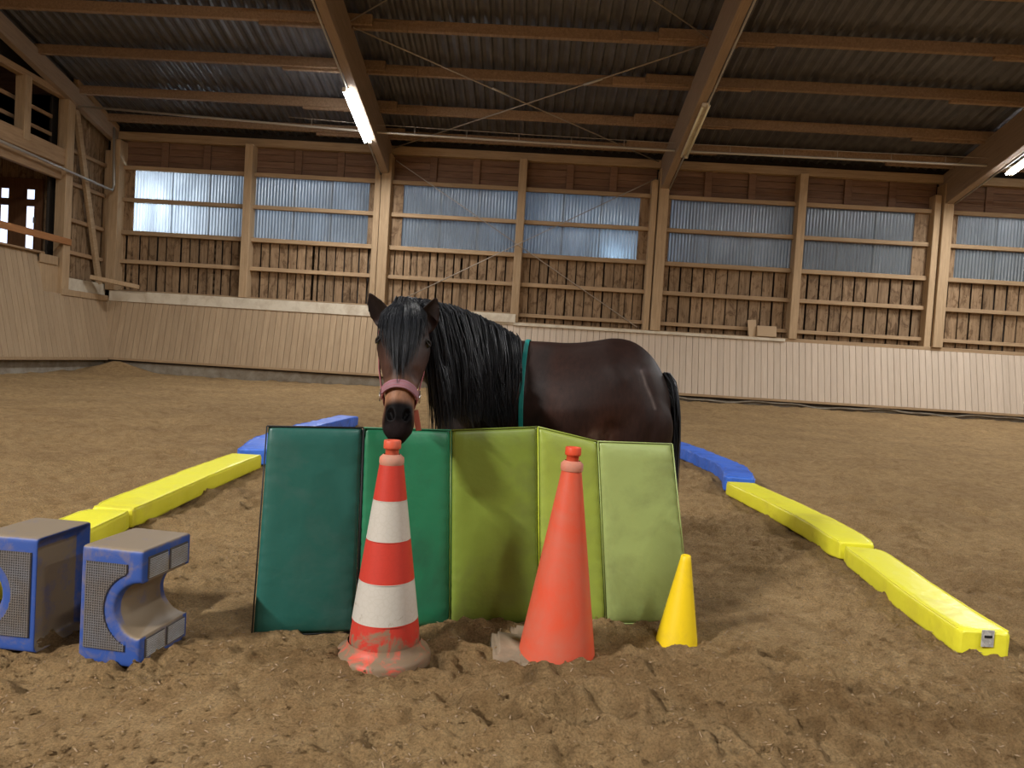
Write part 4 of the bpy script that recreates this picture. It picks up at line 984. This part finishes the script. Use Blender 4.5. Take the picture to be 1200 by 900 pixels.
# hooves
HOOF = plain('hoof_horn', (.03, .025, .02), .5)
for s_, sg in ((.45, 1), (.45, -1), (-.445, 1), (-.445, -1)):
    c = B(s_, sg*.125, 0)-PL; v_ = []; me = lathe('hoof', [(.062, 0), (.058, .02), (.048, .055), (.04, .06)], HOOF, 20, cap_top=True, cap_bot=True); link('hoof', me, pony, (c.x, c.y, gz(c.x+PL.x, c.y+PL.y)))
# ---- hair: many tapered strands joined into one part each
def hairmat(name, c1_, c2_):
    m, nt, b = newmat(name); v = coords(nt, (1, 1, .05), False); n1 = noise(nt, v, 160, 3, .6); nt.links.new(ramp(nt, n1, [(.35, c1_), (.75, c2_)]), b.inputs['Base Color'])
    b.inputs['Roughness'].default_value = .45; b.inputs['Specular IOR Level'].default_value = .35; return m
HAIR = hairmat('black_hair', (.004, .0045, .006), (.017, .020, .027))
def strands(name, paths, rad, parent, mat, flat=2.2):
    v, f = [], []
    for pts in paths:
        N = len(pts); b0 = len(v)
        r_ = rad*random.uniform(.6, 1.3); ph = random.uniform(0, PI)
        for i, p in enumerate(pts):
            d = (pts[min(i+1, N-1)]-pts[max(i-1, 0)]); d = d.normalized() if d.length > 1e-6 else Vector((0, 0, -1))
            a = d.cross(Vector((math.cos(ph), math.sin(ph), .01))); a = a.normalized() if a.length > 1e-5 else Vector((1, 0, 0)); c = d.cross(a)
            rr_ = r_*(1-.85*(i/(N-1))**2.2)
            for k in range(3): t = 2*PI*k/3+ph; v.append(p-PL+a*(math.cos(t)*rr_*flat)+c*(math.sin(t)*rr_))
        for i in range(N-1):
            for k in range(3): f.append((b0+i*3+k, b0+i*3+(k+1) % 3, b0+(i+1)*3+(k+1) % 3, b0+(i+1)*3+k))
    return link(name, mesh_from(name, v, f, mat, True), parent)
G = random.gauss; Un = random.uniform
def clump(n_, seed):
    r_ = random.Random(seed); return [(r_.random(), r_.gauss(0, 1), r_.gauss(0, 1)) for _ in range(n_)]
paths = []
NR = catmull(NECK, 10); CL = 75; clumps = clump(CL, 4)
for i in range(5200):
    s = Un(.0, .93); ci = int(min(max(s, 0), .999)*CL); cl = clumps[ci]
    x, y_, z, hw, hh = NR[int(min(max(s, 0), 1)*(len(NR)-1))]
    root = Vector((x, y_, z+hh+.0))+NLAT*Un(-.03, .035)*1.0+Vector((Un(-.012, .012), Un(-.012, .012), Un(-.01, .012)))
    side = 1 if random.random() < .93 else -1
    ln = (.50-.13*s*s)*Un(.62, 1.08)*(1 if side > 0 else .5)+.02*cl[1]
    bulge = hw*(1.06+.1*cl[0])+.018+Un(0, .016)+.006*abs(cl[2]); N = 11; pts = []
    sway = .022*cl[1]+Un(-.02, .02)+.03*(1-s); drift = .02+.02*s
    for k in range(N):
        t = k/(N-1); h_ = ln*t
        out = bulge*(1-math.exp(-h_*9.5/(1+.6*s)))+.006*math.sin(t*7+cl[0]*9)
        rise = .034*math.exp(-((t-.07)/.09)**2)
        p = root+NLAT*(side*out)+Vector((0, 0, rise-h_*(1-.06*t)))+Vector((.55, .80, 0))*(drift*t*t*.4)+Vector((sway*.5*t*t-.26*max(0, s-.36)*min(1, t*1.3), -.04*max(0, s-.42)*t, 0))
        p += Vector((.005*cl[2]*math.sin(t*5+cl[0]*6), 0, 0)); pts.append(p)
    paths.append(pts)
strands('mane', paths, .0017, pony, HAIR)
# hair cap beneath the mane so no skin shows between strands
v, f = [], []
rows = NR[:47:2]; nk = 12
for i, r in enumerate(rows):
    for k in range(nk+1):
        a = PI*.62*k/nk-.25; hw, hh = r[3], r[4]; lat = hw*1.10+.014
        p = Vector(r[:3])+NLAT*(math.sin(a)*lat)+ZV*(math.cos(a)*(hh+.012)) if k < nk-1 else Vector(r[:3])+NLAT*(lat*.98)+ZV*(-hh*.35*(k-nk+2))
        p = p-Vector((.30*max(0, i*2/50-.36)*min(1, k/nk*1.5), 0, 0)); v.append(p-PL)
for i in range(len(rows)-1):
    for k in range(nk): f.append((i*(nk+1)+k, (i+1)*(nk+1)+k, (i+1)*(nk+1)+k+1, i*(nk+1)+k+1))
cap_ = link('mane_base', mesh_from('mane_base', v, f, HAIR, True), pony)
# forelock falling over the forehead
paths = []; fcl = clump(26, 9)
for i in range(1000):
    u_ = max(-1, min(1, G(0, .45))); cl = fcl[int((u_+1)/2*25.99)]
    top = HP0+HLAT*(u_*.045)+Vector((0, .02+.03*random.random(), .052+Un(-.01, .012)))
    ang_end = math.radians(56)*u_*Un(.7, 1.1)+.05*cl[1]-.05; tend = (.64-.30*abs(u_)**1.5)*Un(.5, 1.06)+.03*cl[2]; N = 10; pts = []
    for k in range(N):
        q = k/(N-1); t = -.03+(tend+.03)*q
        a = ang_end*min(1, .30+q*1.5); sur = headpt(max(t, .0), a, .010+.010*math.sin(PI*q)+Un(0, .002)+.004*abs(cl[2]))
        w_ = min(1, q*3.2); pts.append(top*(1-w_)+sur*w_+HLAT*(.004*cl[1]*math.sin(q*6)))
    pts[1] += Vector((0, -.01, .014)); paths.append(pts)
strands('forelock', paths, .0014, pony, HAIR)
# tuft joining forelock and mane over the poll
paths = []
for i in range(700):
    a0 = Un(-1, 1); root = HP0+HLAT*(a0*.045+.005)+Vector((0, .06+Un(0, .03), .035+Un(0, .015))); e_ = root+Vector((Un(.04, .12), Un(.08, .20), Un(-.06, .0)))
    pts = [root*(1-q)+e_*q+Vector((0, 0, .045*math.sin(PI*q)-.10*q*q)) for q in [k/7 for k in range(8)]]; paths.append(pts)
strands('poll_tuft', paths, .0017, pony, HAIR)
# tail
paths = []; tcl = clump(20, 12)
for i in range(900):
    cl = tcl[i % 20]; rt0 = B(.545+Un(-.015, .02), Un(-.035, .035), 1.03+Un(-.06, .05)); ln = Un(.55, .80); N = 11; pts = []
    for k in range(N):
        t = k/(N-1); pts.append(rt0+EX*(.050*(1-math.exp(-t*9))*(1+.18*cl[1])+.012*t*cl[2])+EN*(.05*cl[1]*t+Un(-.003, .003)+.02*t)+ZV*(-ln*t+.02*math.exp(-((t-.08)/.06)**2)))
    paths.append(pts)
strands('tail', paths, .0024, pony, HAIR)

# ================================================================== HALTER, NECK STRAP
def ribbon(name, pts, nrm, wd, th, mat, parent, org, closed=False):
    v, f = [], []; N = len(pts)
    for i in range(N):
        a = pts[(i-1) % N] if closed or i else pts[0]; b_ = pts[(i+1) % N] if closed or i < N-1 else pts[-1]; d = (b_-a).normalized(); n_ = nrm[i].normalized(); s = d.cross(n_).normalized()
        for k, (cw, cn) in enumerate([(-.5, 0), (-.5, .8), (-.35, 1), (.35, 1), (.5, .8), (.5, 0)]): v.append(pts[i]+s*(cw*wd)+n_*(cn*th)-org)
    R_ = N if closed else N-1
    for i in range(R_):
        j = (i+1) % N
        for k in range(6): f.append((i*6+k, i*6+(k+1) % 6, j*6+(k+1) % 6, j*6+k))
    if not closed: f.append(tuple(range(6))[::-1]); f.append(tuple((N-1)*6+k for k in range(6)))
    return link(name, mesh_from(name, v, f, mat), parent)
PINK = plain('mauve_padding', (.27, .125, .16), .75, grime=(.4, .75), gscale=20, gcol=(.18, .10, .11), b_s=.3); PINKD = plain('pink_webbing', (.30, .09, .10), .8, b_s=.2)
BUCK = plain('buckle_metal', (.6, .6, .62), .25, 1.0)
hal = thing('halter', 'mauve padded halter with metal rings worn on the dark pony head', 'halter', headpt(.62, 0)); ho = hal.location.copy()
def ring(tf, off, a0=0, a1=2*PI, n_=48):
    P_, N_ = [], []
    for i in range(n_):
        a = a0+(a1-a0)*i/(n_ if a1-a0 > 6 else n_-1); t = tf(a); p = headpt(t, a, off); P_.append(p); q_ = headpt(t, a, off+.01)-p; N_.append(q_)
    return P_, N_
tf = lambda a: .735-.022*math.cos(a)+.010*math.sin(a)
P_, N_ = ring(tf, .003); ribbon('noseband', P_, N_, .026, .005, PINKD, hal, ho, True)
P_, N_ = ring(tf, .008, -1.25, 1.25, 30); pad = ribbon('nose_padding', P_, N_, .036, .007, PINK, hal, ho)
for dt in (-.02, .02):
    P2 = [p+(HA*dt*.42)+n__.normalized()*.0065 for p, n__ in zip(P_, N_)]; tubeobj('stitch_line', [p-ho for p in P2], .0012, BUCK if False else PINKD, pad, 5)
for sg in (-1, 1):
    pts, ns = [], []
    for k in range(16):
        q = k/15; t = .735-.58*q; a = sg*math.radians(92+14*math.sin(PI*q)); p = headpt(t, a, .010); pts.append(p); ns.append(headpt(t, a, .02)-p)
    ribbon('cheek_strap', pts, ns, .018, .004, PINKD, hal, ho)
    c = headpt(.735, sg*math.radians(88), .014)
    v, f = [], []; n0 = HLAT*sg; pts = [c+(HA*math.cos(2*PI*k/16)+HN*math.sin(2*PI*k/16))*.016 for k in range(17)]; tube(v, f, [p-ho for p in pts], .0032, 6, False); link('side_ring', mesh_from('side_ring', v, f, BUCK, True), hal)
    bk = link('buckle', boxmesh(.006, .018, .022, BUCK, .002), hal, headpt(.67, sg*math.radians(96), .016)-ho)
P_, N_ = [], []
for i in range(30):
    a = math.radians(95)+math.radians(170)*i/29; t = .16+.22*math.sin(PI*i/29); p = headpt(t, a, .012); P_.append(p); N_.append(headpt(t, a, .02)-p)
ribbon('throat_strap', P_, N_, .018, .004, PINKD, hal, ho)
P_ = [headpt(.15, math.radians(a), .02)+Vector((0, .02, .0)) for a in (95, 110, 130, 150, 180, 210, 230, 250, 265)]
ribbon('crown_strap', P_, [headpt(.15, math.radians(a), .03)-headpt(.15, math.radians(a), .0) for a in (95, 110, 130, 150, 180, 210, 230, 250, 265)], .018, .004, PINKD, hal, ho)
# strap end hanging beneath the jaw
q0 = headpt(.76, math.radians(125), .018); P_ = [q0+Vector((.003*k, .003*k, -.016*k)) for k in range(6)]
ribbon('hanging_strap', P_, [Vector((.1, -1, 0))]*6, .022, .006, plain('brick_webbing', (.42, .12, .08), .8), hal, ho)
# teal strap around the barrel
from mathutils.bvhtree import BVHTree
_b = bmesh.new(); _b.from_mesh(bmesh_); BVH = BVHTree.FromBMesh(_b)
TEAL = plain('teal_webbing', (.005, .19, .175), .55, b_s=.2)
sc_ = -.155
stp = thing('body_strap', 'thin teal strap looped around the pony barrel behind the mane', 'strap', B(sc_, 0, 1.22)); so = stp.location.copy()
P_, N_ = [], []
rowt = catmull(tr, 8)
def trat(s): return min(rowt, key=lambda r: abs(r[0]-s))
for i in range(64):
    a = 2*PI*i/64; sz = math.sin(a); s = sc_+.02*(1-sz); r = trat(s)
    e1 = ell(HO+EX*s+ZV*r[1], EN, ZV, r[3]+.012, r[2]+.008, 2.25, 64, r[4])[i]; e0 = ell(HO+EX*s+ZV*r[1], EN, ZV, r[3]-.02, r[2]-.02, 2.25, 64, r[4])[i]
    cen = HO+EX*s+ZV*.86; dr = (e1-cen).normalized(); hit = BVH.ray_cast(cen+dr*.6-PL, -dr)
    if hit[0] is not None: e1 = hit[0]+PL+dr*.004
    P_.append(e1); N_.append(dr)
ribbon('webbing', P_, N_, .022, .004, TEAL, stp, so, True)
